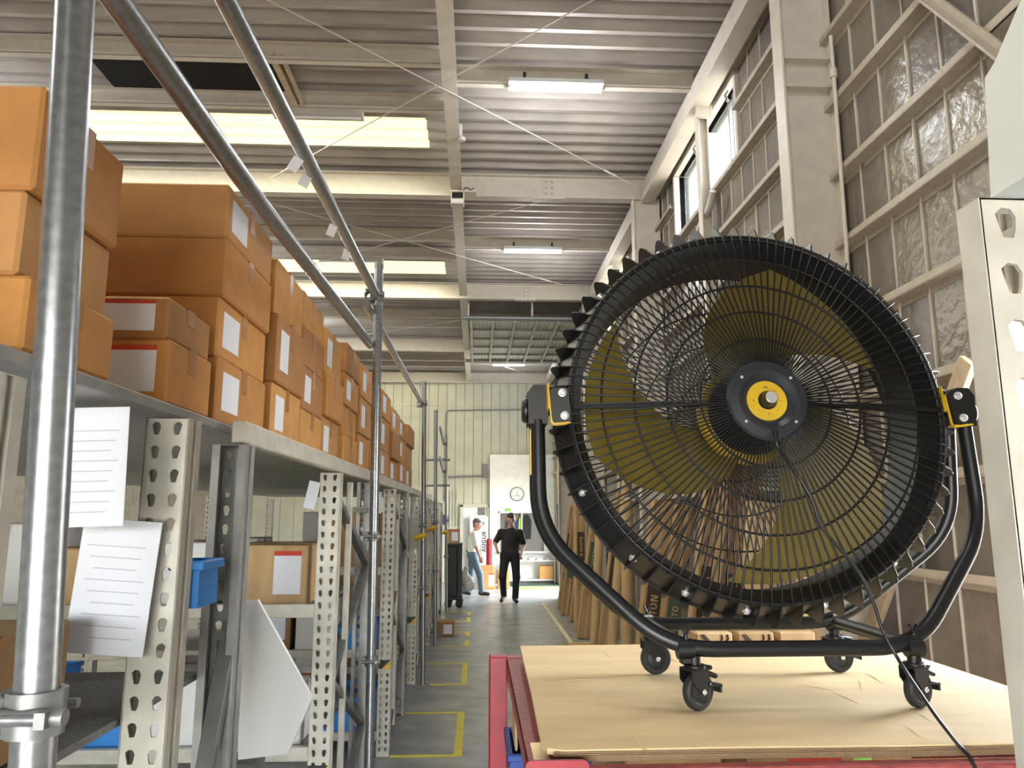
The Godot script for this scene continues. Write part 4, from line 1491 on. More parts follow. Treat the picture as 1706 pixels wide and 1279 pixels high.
	var rng := RandomNumberGenerator.new()
	rng.seed = 3
	for i in 26:
		var c := Vector3(rng.randf_range(0.0, 0.18), 0.025 + rng.randf_range(0, 0.03), rng.randf_range(-0.12, 0.12))
		m.box(Transform3D(Basis.from_euler(Vector3(rng.randf() * 0.8, rng.randf() * 6.0, rng.randf() * 0.8)), c), Vector3(0.07, 0.004, 0.05), 0.001)
	single("plastic_wrap", m, M.plastic_wrap, "crumpled clear plastic wrap on the cart shelf below the blue crate", "plastic wrap", Vector3(0.13, 0.871, -2.2))

# ------------------------------------------------------------------ the drum fan
func fan():
	var P := Vector3(0.77, 1.25, -2.0)
	var t := thing("drum_fan", "large black drum fan with yellow blades on a wheeled tube stand", "fan", P)
	var C := Vector3(0.7475, 1.9806, -1.93)
	var ti := 0.1384
	var ya := 0.0196
	var nn := Vector3(sin(ya) * cos(ti), sin(ti), cos(ya) * cos(ti))
	var uu := Vector3.UP.cross(nn).normalized()
	var vv := nn.cross(uu)
	var F := Transform3D(Basis(uu, vv, nn), C - P)
	var m: MB
	var turn := func(a: float) -> Transform3D: return F * Transform3D(Basis(Vector3.BACK, a), Vector3.ZERO)
	# drum shell with its outer fins
	m = MB.new()
	m.lathe([Vector2(0.524, -0.13), Vector2(0.538, -0.13), Vector2(0.539, -0.122), Vector2(0.533, -0.118), Vector2(0.512, -0.006), Vector2(0.5044, 0.001), Vector2(0.497, -0.004), Vector2(0.524, -0.13)], Transform3D(), 120)
	var shell := part("drum", m, M.black, t, F)
	m = MB.new()
	m.lathe([Vector2(0.462, -0.19), Vector2(0.466, -0.19), Vector2(0.5, -0.012), Vector2(0.496, -0.012), Vector2(0.47, -0.06), Vector2(0.462, -0.19)], Transform3D(), 96)
	part("inner_shroud", m, M.black, t, F)
	m = MB.new()
	m.prism(PackedVector2Array([Vector2(0.508, 0.0), Vector2(0.546, -0.026), Vector2(0.558, -0.038), Vector2(0.562, -0.05), Vector2(0.559, -0.07), Vector2(0.537, -0.118), Vector2(0.53, -0.118)]), 0.002, Transform3D(Basis(Vector3.RIGHT, Vector3.BACK, Vector3.DOWN), Vector3(0, 0.001, 0)))
	var fin := m.mesh()
	for i in 60:
		part("fin", fin, M.wire_black, shell, Transform3D(Basis(Vector3.BACK, TAU * i / 60.0), Vector3.ZERO))
	m = MB.new()
	m.lathe([Vector2(0.011, 0), Vector2(0.011, 0.004), Vector2(0.0085, 0.0045), Vector2(0.0085, 0.008), Vector2(0.006, 0.0105), Vector2(0, 0.011)], Transform3D(), 12)
	var bolt := m.mesh()
	for d in [205.0, 228.0, 245.0, 262.5, 285.0, 310.0, 330.0, 20.0, 45.0, 68.0, 92.0, 115.0, 140.0]:
		var a := deg_to_rad(d)
		var dirv := Vector3(cos(a), sin(a), 0)
		var outw := (dirv + Vector3(0, 0, 0.19)).normalized()
		var side := Vector3.BACK.cross(outw).normalized()
		part("bolt", bolt, M.chrome, shell, Transform3D(Basis(side, outw.cross(side), outw), dirv * 0.5215 + Vector3(0, 0, -0.058)))
	# front guard
	var rr := [0.1734, 0.2577, 0.3409, 0.4257, 0.5044]
	var aa := [0.0475, 0.0345, 0.0205, 0.0105, 0.002]
	var guard := Node3D.new()
	guard.name = "front_guard"
	t.add_child(guard, true)
	guard.transform = F
	m = MB.new()
	var path := [Vector3(0.098, 0, 0.052)]
	for i in 5:
		path.append(Vector3(rr[i], 0, aa[i] + 0.003))
	path.append(Vector3(0.514, 0, -0.006))
	path.append(Vector3(0.542, 0, -0.023))
	m.tube(path, 0.0026, 6)
	var spoke := m.mesh()
	m = MB.new()
	path.resize(7)
	path[6] = Vector3(0.513, 0, -0.004)
	m.tube(path, 0.0026, 6)
	var short_spoke := m.mesh()
	for i in 120:
		part("spoke", spoke if i % 2 == 0 else short_spoke, M.wire_black, guard, Transform3D(Basis(Vector3.BACK, TAU * i / 120.0), Vector3.ZERO))
	for i in 5:
		m = MB.new()
		var ring := []
		for k in 96:
			ring.append(Vector3(cos(TAU * k / 96) * rr[i], sin(TAU * k / 96) * rr[i], aa[i] - 0.001))
		m.tube(ring, 0.0032 if i < 4 else 0.004, 6, false, true)
		part("ring", m, M.wire_black, guard)
	for s in [-1.0, 1.0]:
		m = MB.new()
		m.bar(Vector3(s * 0.09, -0.008, 0.05), Vector3(s * 0.5, -0.008, 0.004), 0.012, 0.006, Vector3.BACK, 0.001)
		part("support_bar", m, M.wire_black, guard)
	# rear guard
	var rear := Node3D.new()
	rear.name = "rear_guard"
	t.add_child(rear, true)
	rear.transform = F
	m = MB.new()
	m.tube([Vector3(0.07, 0, -0.235), Vector3(0.2, 0.02, -0.232), Vector3(0.34, 0.028, -0.22), Vector3(0.464, 0.03, -0.19)], 0.0022, 5)
	var rsp := m.mesh()
	for i in 120:
		part("spoke", rsp, M.wire_black, rear, Transform3D(Basis(Vector3.BACK, TAU * i / 120.0), Vector3.ZERO))
	for q in [[0.16, -0.234], [0.26, -0.229], [0.36, -0.217], [0.464, -0.19]]:
		m = MB.new()
		var ring := []
		for k in 72:
			ring.append(Vector3(cos(TAU * k / 72) * q[0], sin(TAU * k / 72) * q[0], q[1]))
		ring.append(ring[0])
		m.tube(ring, 0.0025, 6)
		part("ring", m, M.wire_black, rear)
	# motor and blades
	m = MB.new()
	m.lathe([Vector2(0, -0.24), Vector2(0.07, -0.24), Vector2(0.085, -0.225), Vector2(0.088, -0.06), Vector2(0.088, 0.03), Vector2(0.08, 0.04), Vector2(0, 0.04)], Transform3D(), 32)
	part("motor", m, M.black, t, F)
	m = MB.new()
	m.lathe([Vector2(0, -0.13), Vector2(0.118, -0.13), Vector2(0.12, -0.128), Vector2(0.12, -0.075), Vector2(0.116, -0.07), Vector2(0, -0.07)], Transform3D(), 40)
	var hb := part("blade_hub", m, M.black, t, F)
	m = MB.new()
	m.lathe([Vector2(0.117, -0.068), Vector2(0.117, -0.1), Vector2(0.139, -0.1), Vector2(0.139, -0.072), Vector2(0.137, -0.068), Vector2(0.117, -0.068)].map(func(q): return q), Transform3D(), 48)
	part("yellow_ring", m, M.yellow, hb)
	for b in 3:
		m = MB.new()
		var c0 := deg_to_rad([222.0, 342.0, 102.0][b])
		var rows := []
		for i in 9:
			var f := i / 8.0
			var r := lerpf(0.13, 0.452, f)
			var half := deg_to_rad(lerpf(30.0, 34.0, sin(f * PI * 0.8)))
			var row := []
			for j in 9:
				var g := j / 8.0 * 2.0 - 1.0
				var a := c0 + g * half * (1.0 - 0.12 * f * f) - 0.95 * pow(f, 1.15)
				row.append(Vector3(cos(a) * r, sin(a) * r, -0.105 + g * lerpf(0.05, 0.036, f) - 0.012 * (1.0 - g * g)))
			rows.append(row)
		for i in 8:
			for j in 8:
				var th := Vector3(0, 0, 0.0015)
				m.quad(rows[i][j] + th, rows[i + 1][j] + th, rows[i + 1][j + 1] + th, rows[i][j + 1] + th)
				m.quad(rows[i][j] - th, rows[i][j + 1] - th, rows[i + 1][j + 1] - th, rows[i + 1][j] - th)
		for i in 8:
			for e in [0, 8]:
				var th := Vector3(0, 0, 0.0015)
				m.quad(rows[i][e] - th, rows[i + 1][e] - th, rows[i + 1][e] + th, rows[i][e] + th)
			var th2 := Vector3(0, 0, 0.0015)
			m.quad(rows[8][i] - th2, rows[8][i + 1] - th2, rows[8][i + 1] + th2, rows[8][i] + th2)
		part("blade", m, M.blade_yellow, t, F)
	# control hub on the front guard
	m = MB.new()
	m.lathe([Vector2(0.0, 0.04), Vector2(0.104, 0.04), Vector2(0.107, 0.044), Vector2(0.107, 0.056), Vector2(0.102, 0.062), Vector2(0.08, 0.066), Vector2(0.075, 0.065), Vector2(0.061, 0.052), Vector2(0.0, 0.052)], Transform3D(), 64)
	var hub := part("control_hub", m, M.hub_black, t, F)
	m = MB.new()
	m.lathe([Vector2(0.0, 0.0515), Vector2(0.0535, 0.0515), Vector2(0.0535, 0.054), Vector2(0.0525, 0.055), Vector2(0.0, 0.055)], Transform3D(), 48)
	m.lathe([Vector2(0.0285, 0.055), Vector2(0.028, 0.0575), Vector2(0.0255, 0.0575), Vector2(0.025, 0.055)], Transform3D(), 40)
	part("dial_plate", m, M.yellow, hub)
	m = MB.new()
	m.lathe([Vector2(0.024, 0.055), Vector2(0.024, 0.06), Vector2(0.0205, 0.064), Vector2(0.0175, 0.083), Vector2(0.0165, 0.084), Vector2(0.0, 0.084)], Transform3D(), 28)
	part("knob", m, M.black_gloss, hub)
	m = MB.new()
	m.lathe([Vector2(0.0155, 0.0835), Vector2(0.0155, 0.0855), Vector2(0.0145, 0.0862)], Transform3D(), 28)
	for k in 16:   # spun face of the knob
		var q0 := TAU * k / 16
		var q1 := TAU * (k + 1) / 16
		var lift := 0.0004 * (k % 2)
		m.tri(Vector3(0, 0, 0.0866), Vector3(cos(q0) * 0.0145, sin(q0) * 0.0145, 0.0862 + lift), Vector3(cos(q1) * 0.0145, sin(q1) * 0.0145, 0.0866 - lift))
	part("knob_cap", m, M.chrome, hub)
	m = MB.new()
	m.lathe([Vector2(0.0042, 0), Vector2(0.004, 0.002), Vector2(0, 0.003)], Transform3D(), 12)
	var screw := m.mesh()
	for d in [42.0, 137.0, 222.0, 318.0]:
		part("screw", screw, M.chrome, hub, Transform3D(Basis(), Vector3(cos(deg_to_rad(d)) * 0.088, sin(deg_to_rad(d)) * 0.088, 0.0645)))
	for d in [2.0, 182.0]:
		part("screw", screw, M.yellow, hub, Transform3D(Basis(), Vector3(cos(deg_to_rad(d)) * 0.045, sin(deg_to_rad(d)) * 0.045, 0.055)))
	var words := ["OFF", "1", "2", "3", "4", "5", "6"]
	for i in 7:
		var a := deg_to_rad(90.0 - [0.0, 45.0, 90.0, 135.0, 180.0, 225.0, 270.0][i])
		lettering(words[i], 0.0066 if i == 0 else 0.005, 0.0006, M.black, hub, Transform3D(Basis(), Vector3(cos(a) * 0.0355, sin(a) * 0.0355, 0.0553)))
	m = MB.new()
	m.disc(0.009, 0.012, Transform3D(Basis(), Vector3(0.006, -0.088, 0.058)), 14, 0.003)
	m.bx(-0.02, 0.032, -0.104, -0.074, 0.05, 0.06, 0.004)
	part("cord_gland", m, M.black, hub)
	# cord
	m = MB.new(P)
	var g0: Vector3 = (F * Vector3(0.006, -0.088, 0.07)) + P
	m.tube(smooth([g0, Vector3(0.735, 1.86, -1.79), Vector3(0.763, 1.795, -1.76), Vector3(0.791, 1.735, -1.75), Vector3(0.814, 1.665, -1.75), Vector3(0.885, 1.575, -1.75), Vector3(0.918, 1.505, -1.75), Vector3(0.938, 1.434, -1.75), Vector3(0.962, 1.37, -1.735), Vector3(0.965, 1.325, -1.68), Vector3(0.956, 1.285, -1.6), Vector3(0.948, 1.257, -1.53), Vector3(0.957, 1.22, -1.49), Vector3(0.962, 1.1, -1.47), Vector3(0.955, 0.6, -1.5), Vector3(0.95, 0.02, -1.52)], 5), 0.0042, 8)
	part("power_cord", m, M.black_gloss, t)
	# pivot brackets
	for s in [-1.0, 1.0]:
		var cx := 0.7475
		var pb: Vector3 = on_z(-1.925, 933, 675) if s < 0 else on_z(-1.925, 1596, 679)
		var tilt := Transform3D(Basis(Vector3.BACK, 0.09 if s < 0 else 0.16), pb)
		var rect := func(hw: float, hh: float, rad: float) -> PackedVector2Array:
			var o := PackedVector2Array()
			for k in 4:
				for j in 5:
					var a := PI / 2 * k + PI / 2 * j / 4.0
					o.append(Vector2([1, -1, -1, 1][k] * (hw - rad), [1, 1, -1, -1][k] * (hh - rad)) + Vector2(cos(a), sin(a)) * rad)
			return o
		m = MB.new(P)
		m.prism(rect.call(0.0245, 0.046, 0.011), 0.012, tilt * Transform3D(Basis(), Vector3(0.0, 0, 0)))
		var br := part("tilt_bracket", m, M.black, t)
		m = MB.new(P)
		m.prism(rect.call(0.0245, 0.047, 0.011), 0.005, tilt * Transform3D(Basis(), Vector3(-0.0035, -0.005, -0.007)))
		m.bar(tilt * Vector3(-s * -0.0 - 0.026, 0.03, -0.01), tilt * Vector3(-0.032, 0.02, -0.09), 0.004, 0.07, Vector3.UP)
		part("yellow_plate", m, M.yellow, br)
		m = MB.new(P)
		var yb := tilt * Vector3(-s * 0.002, -0.05, -0.006)
		m.bar(yb + Vector3(-0.026, 0, 0), yb + Vector3(0.026, 0.004, 0), 0.03, 0.004, Vector3.UP)
		part("yellow_lip", m, M.yellow, br)
		for y in [-0.029, 0.031]:
			part("bolt", bolt, M.chrome, br, Transform3D(tilt.basis, tilt * Vector3(0.008 * (1.0 if s < 0 else -0.2), y, 0.012) - P))
		# pivot housing
		m = MB.new(P)
		var hx: float = cx + s * 0.587
		m.prism(PackedVector2Array([Vector2(-0.026, -0.05), Vector2(0.026, -0.05), Vector2(0.028, 0.0), Vector2(0.02, 0.055), Vector2(-0.012, 0.055), Vector2(-0.028, 0.035)]), 0.1, Transform3D(Basis().scaled(Vector3(-s, 1, 1)), Vector3(hx, 1.985, -2.06)))
		var ph := part("pivot_housing", m, M.black, t)
		m = MB.new(P)
		m.lathe([Vector2(0, 0), Vector2(0.03, 0), Vector2(0.034, 0.004), Vector2(0.034, 0.01), Vector2(0.028, 0.016), Vector2(0, 0.017)], Transform3D(Basis(Vector3(0, 1, 0), Vector3(0, 0, s), Vector3(s, 0, 0)), Vector3(hx + s * 0.026, 1.975, -2.0)), 20)
		part("tilt_knob", m, M.black_gloss, ph)
		m = MB.new(P)
		m.tube([Vector3(hx, 1.975, -2.0), Vector3(cx + s * 0.50, 1.975, -2.0)], 0.014, 12)
		part("pivot_pin", m, M.black, ph)
	# tube stand: front hoop and rear hoop
	for k in 2:
		var cx := 0.7475
		var zt: float = [-1.975, -2.045][k]
		var zb: float = [-1.80, -2.20][k]
		var pts := [Vector3(cx - 0.587, 1.945, zt), Vector3(cx - 0.585, 1.655, lerpf(zt, zb, 0.15)), Vector3(cx - 0.30, 1.387, zb), Vector3(cx + 0.30, 1.387, zb), Vector3(cx + 0.585, 1.655, lerpf(zt, zb, 0.15)), Vector3(cx + 0.587, 1.945, zt)]
		m = MB.new(P)
		m.tube(rounded(pts, 0.11, 8), 0.0185, 16)
		var hoop := part("stand_tube", m, M.tube_black, t)
		if k == 0:
			m = MB.new(P)
			m.bx(cx - 0.609, cx - 0.606, 1.8, 1.92, zt - 0.012, zt + 0.012)
			part("yellow_sticker", m, M.yellow, hoop)
	for s in [0, 1]:
		var x: float = [0.487, 1.035][s]
		m = MB.new(P)
		m.tube([Vector3(x, 1.392, -1.815), Vector3(x, 1.392, -2.185)], 0.0165, 14)
		part("cross_tube", m, M.tube_black, t)
		for z in [-1.80, -2.20]:
			m = MB.new(P)
			m.tube([Vector3(x - 0.018, 1.387, z), Vector3(x + 0.02, 1.387, z)], 0.0215, 16)
			m.bx(x - 0.012, x + 0.014, 1.355, 1.37, z - 0.012, z + 0.012, 0.003)
			var cl := part("clamp", m, M.black, t)
			m = MB.new(P)
			m.tube([Vector3(x + 0.004, 1.40, z), Vector3(x + 0.004, 1.422, z)], 0.006, 8)
			m.bar(Vector3(x + 0.004, 1.418, z), Vector3(x - 0.008, 1.44, z + 0.004), 0.005, 0.01, Vector3.BACK, 0.001)
			m.bar(Vector3(x + 0.004, 1.418, z), Vector3(x + 0.016, 1.44, z - 0.004), 0.005, 0.01, Vector3.BACK, 0.001)
			part("wing_nut", m, M.black_gloss, cl)
			m = MB.new(P)
			m.tube([Vector3(x - 0.01, 1.412, z - signf(z + 2.0) * 0.022), Vector3(x + 0.014, 1.412, z - signf(z + 2.0) * 0.022)], 0.004, 6)
			part("clamp_bolt", m, M.chrome, cl)
	# casters
	var spots := [[0.509, -1.80, 0.55, true], [1.033, -1.80, 0.5, true], [0.503, -2.2, 0.12, false], [1.036, -2.2, 0.15, true]]
	for q in spots:
		var cb := Node3D.new()
		cb.name = "caster"
		t.add_child(cb, true)
		cb.position = Vector3(q[0], 0, q[1]) - Vector3(P.x, 0, P.z)
		cb.rotation.y = q[2]
		var wr := 0.044
		var wy := wr + 0.0005
		m = MB.new()   # wheel lies in the local xy plane, axle along z
		m.lathe([Vector2(0.0, -0.0125), Vector2(0.014, -0.0125), Vector2(0.026, -0.008), Vector2(0.030, -0.0115), Vector2(0.0395, -0.0115), Vector2(0.043, -0.007), Vector2(wr, 0.0), Vector2(0.043, 0.007), Vector2(0.0395, 0.0115), Vector2(0.030, 0.0115), Vector2(0.026, 0.008), Vector2(0.014, 0.0125), Vector2(0, 0.0125)], Transform3D(Basis(), Vector3(0.008, wy, 0)), 36)
		part("wheel", m, M.rubber, cb)
		m = MB.new()
		for s in [-1.0, 1.0]:
			m.prism(PackedVector2Array([Vector2(0.004, wy - 0.008), Vector2(0.014, wy - 0.006), Vector2(0.024, wy + 0.024), Vector2(0.028, 0.098), Vector2(-0.03, 0.098), Vector2(-0.03, 0.072), Vector2(-0.012, wy + 0.008)]), 0.003, Transform3D(Basis(), Vector3(0, 0, s * 0.0185 - 0.0015)))
		m.bx(-0.03, 0.028, 0.092, 0.099, -0.02, 0.02, 0.002)
		m.disc(0.025, 0.008, Transform3D(Basis(Vector3.RIGHT, -PI / 2), Vector3(0, 0.096, 0)), 20, 0.002)
		m.disc(0.014, 0.02, Transform3D(Basis(Vector3.RIGHT, -PI / 2), Vector3(0, 0.103, 0)), 16)
		part("fork", m, M.black, cb)
		m = MB.new()
		m.disc(0.0065, 0.044, Transform3D(Basis(), Vector3(0.008, wy, -0.022)), 10, 0.001)
		m.disc(0.0035, 0.05, Transform3D(Basis(), Vector3(0.008, wy, -0.025)), 8)
		part("axle_bolt", m, M.chrome, cb)
		if q[3]:
			m = MB.new()
			m.bar(Vector3(0.018, 0.088, 0), Vector3(0.06, 0.072, 0), 0.034, 0.011, Vector3.UP, 0.003)
			m.bar(Vector3(0.03, 0.06, 0), Vector3(0.072, 0.05, 0), 0.04, 0.008, Vector3.UP, 0.002)
			m.bar(Vector3(0.02, 0.098, 0), Vector3(0.048, 0.092, 0), 0.026, 0.01, Vector3.UP, 0.003)
			m.bx(0.064, 0.069, 0.036, 0.056, -0.02, 0.02, 0.001)
			m.bx(0.02, 0.036, 0.045, 0.095, -0.012, 0.012, 0.002)
			part("brake_pedal", m, M.black_gloss, cb)

# ------------------------------------------------------------------ the upright right beside the camera
func near_post():
	var t := thing("rack_upright", "near pale punched rack upright at the right, in front of the cart", "upright", Vector3(0.477, 0, -0.59))
	part("post", upright_mesh(1.97, true), M.upright, t)
	var m := MB.new()
	m.bx(-0.05, 0.05, 0, 0.008, -0.09, 0.02, 0.002)
	part("foot_plate", m, M.galv_dull, t)
	m = MB.new()
	m.lathe([Vector2(0.011, 0), Vector2(0.011, 0.004), Vector2(0.008, 0.007), Vector2(0, 0.008)], Transform3D(Basis(), Vector3(0.016, 1.712, 0.0)), 14)
	m.lathe([Vector2(0.0135, 0), Vector2(0.0135, 0.0015), Vector2(0.011, 0.0015)], Transform3D(Basis(), Vector3(0.016, 1.712, 0.0)), 18)
	part("bolt", m, M.chrome, t)
	var pts := PackedVector2Array()
	for q in [[1643, 128], [1660, 100], [1702, 0], [1790, -60], [1800, 345], [1655, 345]]:
		var w := on_z(-0.59, q[0], q[1])
		pts.append(Vector2(w.x, maxf(w.y, 1.971)))
	m = MB.new(Vector3(0.5, 1.971, -0.63))
	m.prism(pts, 0.06, Transform3D(Basis(), Vector3(0, 0, -0.592)))
	var b := single("wrapped_block", m, M.white_plain, "white wrapped block set on top of the near upright", "block", Vector3(0.5, 1.971, -0.63))
	m = MB.new(Vector3(0.5, 1.971, -0.63))
	m.bar(Vector3(0.462, 2.035, -0.5305), Vector3(0.56, 2.075, -0.5305), 0.002, 0.003)
	part("seam", m, M.grey_box, b)

func floor_things():
	carton(Vector3(-0.44, 0, -11.05), Vector3(0.26, 0.2, 0.28), "kraft_1", "small closed carton on the floor inside the worn yellow tape", 0.0, "", 1)
	var t := thing("hand_trolley", "dark green hand trolley standing by the farthest scaffold tube", "trolley", Vector3(-0.42, 0, -14.4))
	var m := MB.new()
	m.bx(-0.16, 0.16, 0.14, 0.2, -0.3, 0.3, 0.01)
	part("platform", m, M.dark_green, t)
	m = MB.new()
	m.bx(-0.16, 0.06, 0.2, 1.1, -0.28, 0.28, 0.01)
	part("body", m, M.black, t)
	m = MB.new()
	m.bx(0.06, 0.15, 0.2, 1.15, 0.2, 0.27, 0.01)
	m.bx(-0.16, 0.15, 1.1, 1.15, -0.28, 0.28, 0.01)
	part("frame", m, M.dark_green, t)
	for q in [[0.1, 0.24], [-0.1, 0.24], [0.1, -0.24], [-0.1, -0.24]]:
		m = MB.new()
		m.lathe([Vector2(0.02, -0.02), Vector2(0.05, -0.02), Vector2(0.07, -0.016), Vector2(0.07, 0.016), Vector2(0.05, 0.02), Vector2(0.02, 0.02)], Transform3D(Basis(), Vector3(q[0], 0.07, q[1])), 18)
		m.bx(q[0] - 0.015, q[0] + 0.015, 0.07, 0.14, q[1] - 0.03, q[1] + 0.03)
		part("wheel", m, M.rubber, t)
	carton(Vector3(-0.44, 1.151, -14.3), Vector3(0.24, 0.26, 0.3), "kraft_0", "brown carton resting on top of the dark hand trolley", 0.0, "", 1)
	m = MB.new()
	for c in [[Vector3(0, 0.4, 0), 0.13], [Vector3(0.05, 0.32, 0.03), 0.12], [Vector3(-0.04, 0.52, 0), 0.09], [Vector3(0.0, 0.62, 0), 0.05]]:
		m.lathe([Vector2(0, -1), Vector2(0.38, -0.92), Vector2(0.71, -0.71), Vector2(0.92, -0.38), Vector2(1, 0), Vector2(0.92, 0.38), Vector2(0.71, 0.71), Vector2(0.38, 0.92), Vector2(0, 1)], Transform3D(Basis().scaled(Vector3.ONE * c[1]), c[0]), 12)
	single("white_bag", m, M.plastic_wrap, "white plastic bag hanging at the side of the hand trolley", "bag", Vector3(-0.2, 0.05, -14.5))
	carton(Vector3(0.24, 0, -17.6), Vector3(0.36, 0.4, 0.36), "carton_2", "orange carton on the floor behind the man in white", 0.0, "", 1)
	carton(Vector3(0.24, 0.401, -17.6), Vector3(0.3, 0.12, 0.3), "carton_4", "shallow carton stacked on the orange floor carton", 0.0, "", 0)
	carton(Vector3(0.62, 0, -17.7), Vector3(0.26, 0.42, 0.34), "carton_0", "orange carton on the floor behind the man in black", 0.0, "", 0)
	carton(Vector3(1.3, 0, -9.6), Vector3(0.34, 0.1, 0.3), "kraft_2", "flat parcel with a white label on the floor beyond the cardboard sheet", 0.05, "", 1)
	m = MB.new()
	m.tube([Vector3(0.1, 0, 0), Vector3(0.1, 1.0, 0)], 0.012, 6)
	m.bx(0.02, 0.18, 0.0, 0.02, -0.06, 0.06)
	single("stick_stand", m, M.grey_box, "thin pale stand on the floor before the office wall", "stand", Vector3(0.42, 0, -18.6))

# ------------------------------------------------------------------ people
func blob(caps: Array, cell: float, k: float) -> ArrayMesh:   # smooth union of tapered capsules, meshed as surface nets
	var lo := Vector3.ONE * 1e9
	var hi := -lo
	for c in caps:
		var r: float = maxf(c[2], c[3]) + 4.0 * cell
		for p in [c[0], c[1]]:
			lo = lo.min(p - Vector3.ONE * r); hi = hi.max(p + Vector3.ONE * r)
	var nx := int((hi.x - lo.x) / cell) + 2
	var ny := int((hi.y - lo.y) / cell) + 2
	var nz := int((hi.z - lo.z) / cell) + 2
	var f := PackedFloat32Array()
	f.resize(nx * ny * nz)
	for c in caps:
		var a: Vector3 = c[0]
		var b: Vector3 = c[1]
		var ra: float = c[2]
		var rb: float = c[3]
		var pad := maxf(ra, rb) + 4.0 * k
		var l := ((a.min(b) - Vector3.ONE * pad - lo) / cell).floor()
		var h := ((a.max(b) + Vector3.ONE * pad - lo) / cell).ceil()
		var ab := b - a
		var ll := maxf(ab.length_squared(), 1e-9)
		for z in range(maxi(int(l.z), 0), mini(int(h.z) + 1, nz)):
			for y in range(maxi(int(l.y), 0), mini(int(h.y) + 1, ny)):
				for x in range(maxi(int(l.x), 0), mini(int(h.x) + 1, nx)):
					var p := lo + Vector3(x, y, z) * cell
					var t := clampf((p - a).dot(ab) / ll, 0.0, 1.0)
					var d := p.distance_to(a + ab * t) - lerpf(ra, rb, t)
					f[(z * ny + y) * nx + x] += exp(-d / k)
	for i in f.size():
		f[i] = -k * log(maxf(f[i], 1e-9))
	var idx := {}
	var vs := PackedVector3Array()
	var corner := [[0, 0, 0], [1, 0, 0], [0, 1, 0], [1, 1, 0], [0, 0, 1], [1, 0, 1], [0, 1, 1], [1, 1, 1]]
	var edges := [[0, 1], [2, 3], [4, 5], [6, 7], [0, 2], [1, 3], [4, 6], [5, 7], [0, 4], [1, 5], [2, 6], [3, 7]]
	for z in nz - 1:
		for y in ny - 1:
			for x in nx - 1:
				var base := (z * ny + y) * nx + x
				var q := [f[base], f[base + 1], f[base + nx], f[base + nx + 1], f[base + nx * ny], f[base + nx * ny + 1], f[base + nx * ny + nx], f[base + nx * ny + nx + 1]]
				var neg := 0
				for v in q:
					if v < 0.0: neg += 1
				if neg == 0 or neg == 8:
					continue
				var sum := Vector3.ZERO
				var n := 0
				for e in edges:
					var va: float = q[e[0]]
					var vb: float = q[e[1]]
					if (va < 0.0) != (vb < 0.0):
						var t := va / (va - vb)
						var ca: Array = corner[e[0]]
						var cb: Array = corner[e[1]]
						sum += Vector3(ca[0], ca[1], ca[2]).lerp(Vector3(cb[0], cb[1], cb[2]), t)
						n += 1
				idx[base] = vs.size()
				vs.append(lo + (Vector3(x, y, z) + sum / n) * cell)
	var tris := PackedInt32Array()
	var sx := 1
	var sy := nx
	var sz := nx * ny
	for key in idx:
		var base: int = key
		for ax in 3:
			var step: int = [sx, sy, sz][ax]
			var u: int = [sy, sz, sx][ax]
			var w: int = [sz, sx, sy][ax]
			if base + step >= f.size():
				continue
			var in0 := f[base] < 0.0
			var in1 := f[base + step] < 0.0
			if in0 == in1 or not (idx.has(base - u) and idx.has(base - w) and idx.has(base - u - w)):
				continue
			var a: int = idx[base]
			var b: int = idx[base - u]
			var c: int = idx[base - u - w]
			var d: int = idx[base - w]
			if in0:   # outside lies along +axis; Godot wants clockwise seen from outside
				tris.append_array([a, c, b, a, d, c])
			else:
				tris.append_array([a, b, c, a, c, d])
	var ns := PackedVector3Array()
	ns.resize(vs.size())
	for i in range(0, tris.size(), 3):
		var nn := (vs[tris[i + 2]] - vs[tris[i]]).cross(vs[tris[i + 1]] - vs[tris[i]])
		for j in 3:
			ns[tris[i + j]] += nn
	for i in ns.size():
		ns[i] = ns[i].normalized()
	var arr := []
	arr.resize(Mesh.ARRAY_MAX)
	arr[Mesh.ARRAY_VERTEX] = vs
	arr[Mesh.ARRAY_NORMAL] = ns
	arr[Mesh.ARRAY_INDEX] = tris
	var m := ArrayMesh.new()
	m.add_surface_from_arrays(Mesh.PRIMITIVE_TRIANGLES, arr)
	return m

func finger_caps(h: Vector3, d: Vector3, side: Vector3) -> Array:   # palm and five curled fingers; d along the hand, side towards the thumb
	var nrm := side.cross(d).normalized()
	var out := [[h, h + d * 0.07 + side * 0.018, 0.02, 0.017], [h, h + d * 0.07 - side * 0.02, 0.02, 0.016]]
	for i in 4:
		var o := side * (0.03 - 0.02 * i)
		var l: float = [0.036, 0.041, 0.038, 0.03][i]
		var k0 := h + d * 0.078 + o
		var k1 := k0 + (d * 0.9 + nrm * 0.35).normalized() * l
		var k2 := k1 + (d * 0.35 + nrm * 0.9).normalized() * l * 0.75
		out.append([k0, k1, 0.0095, 0.0085])
		out.append([k1, k2, 0.0085, 0.0075])
	var t0 := h + d * 0.02 + side * 0.028
	var t1 := t0 + (side * 0.8 + d * 0.6).normalized() * 0.035
	out.append([t0, t1, 0.012, 0.0095])
	out.append([t1, t1 + (d * 0.9 + nrm * 0.3).normalized() * 0.028, 0.0095, 0.008])
	return out

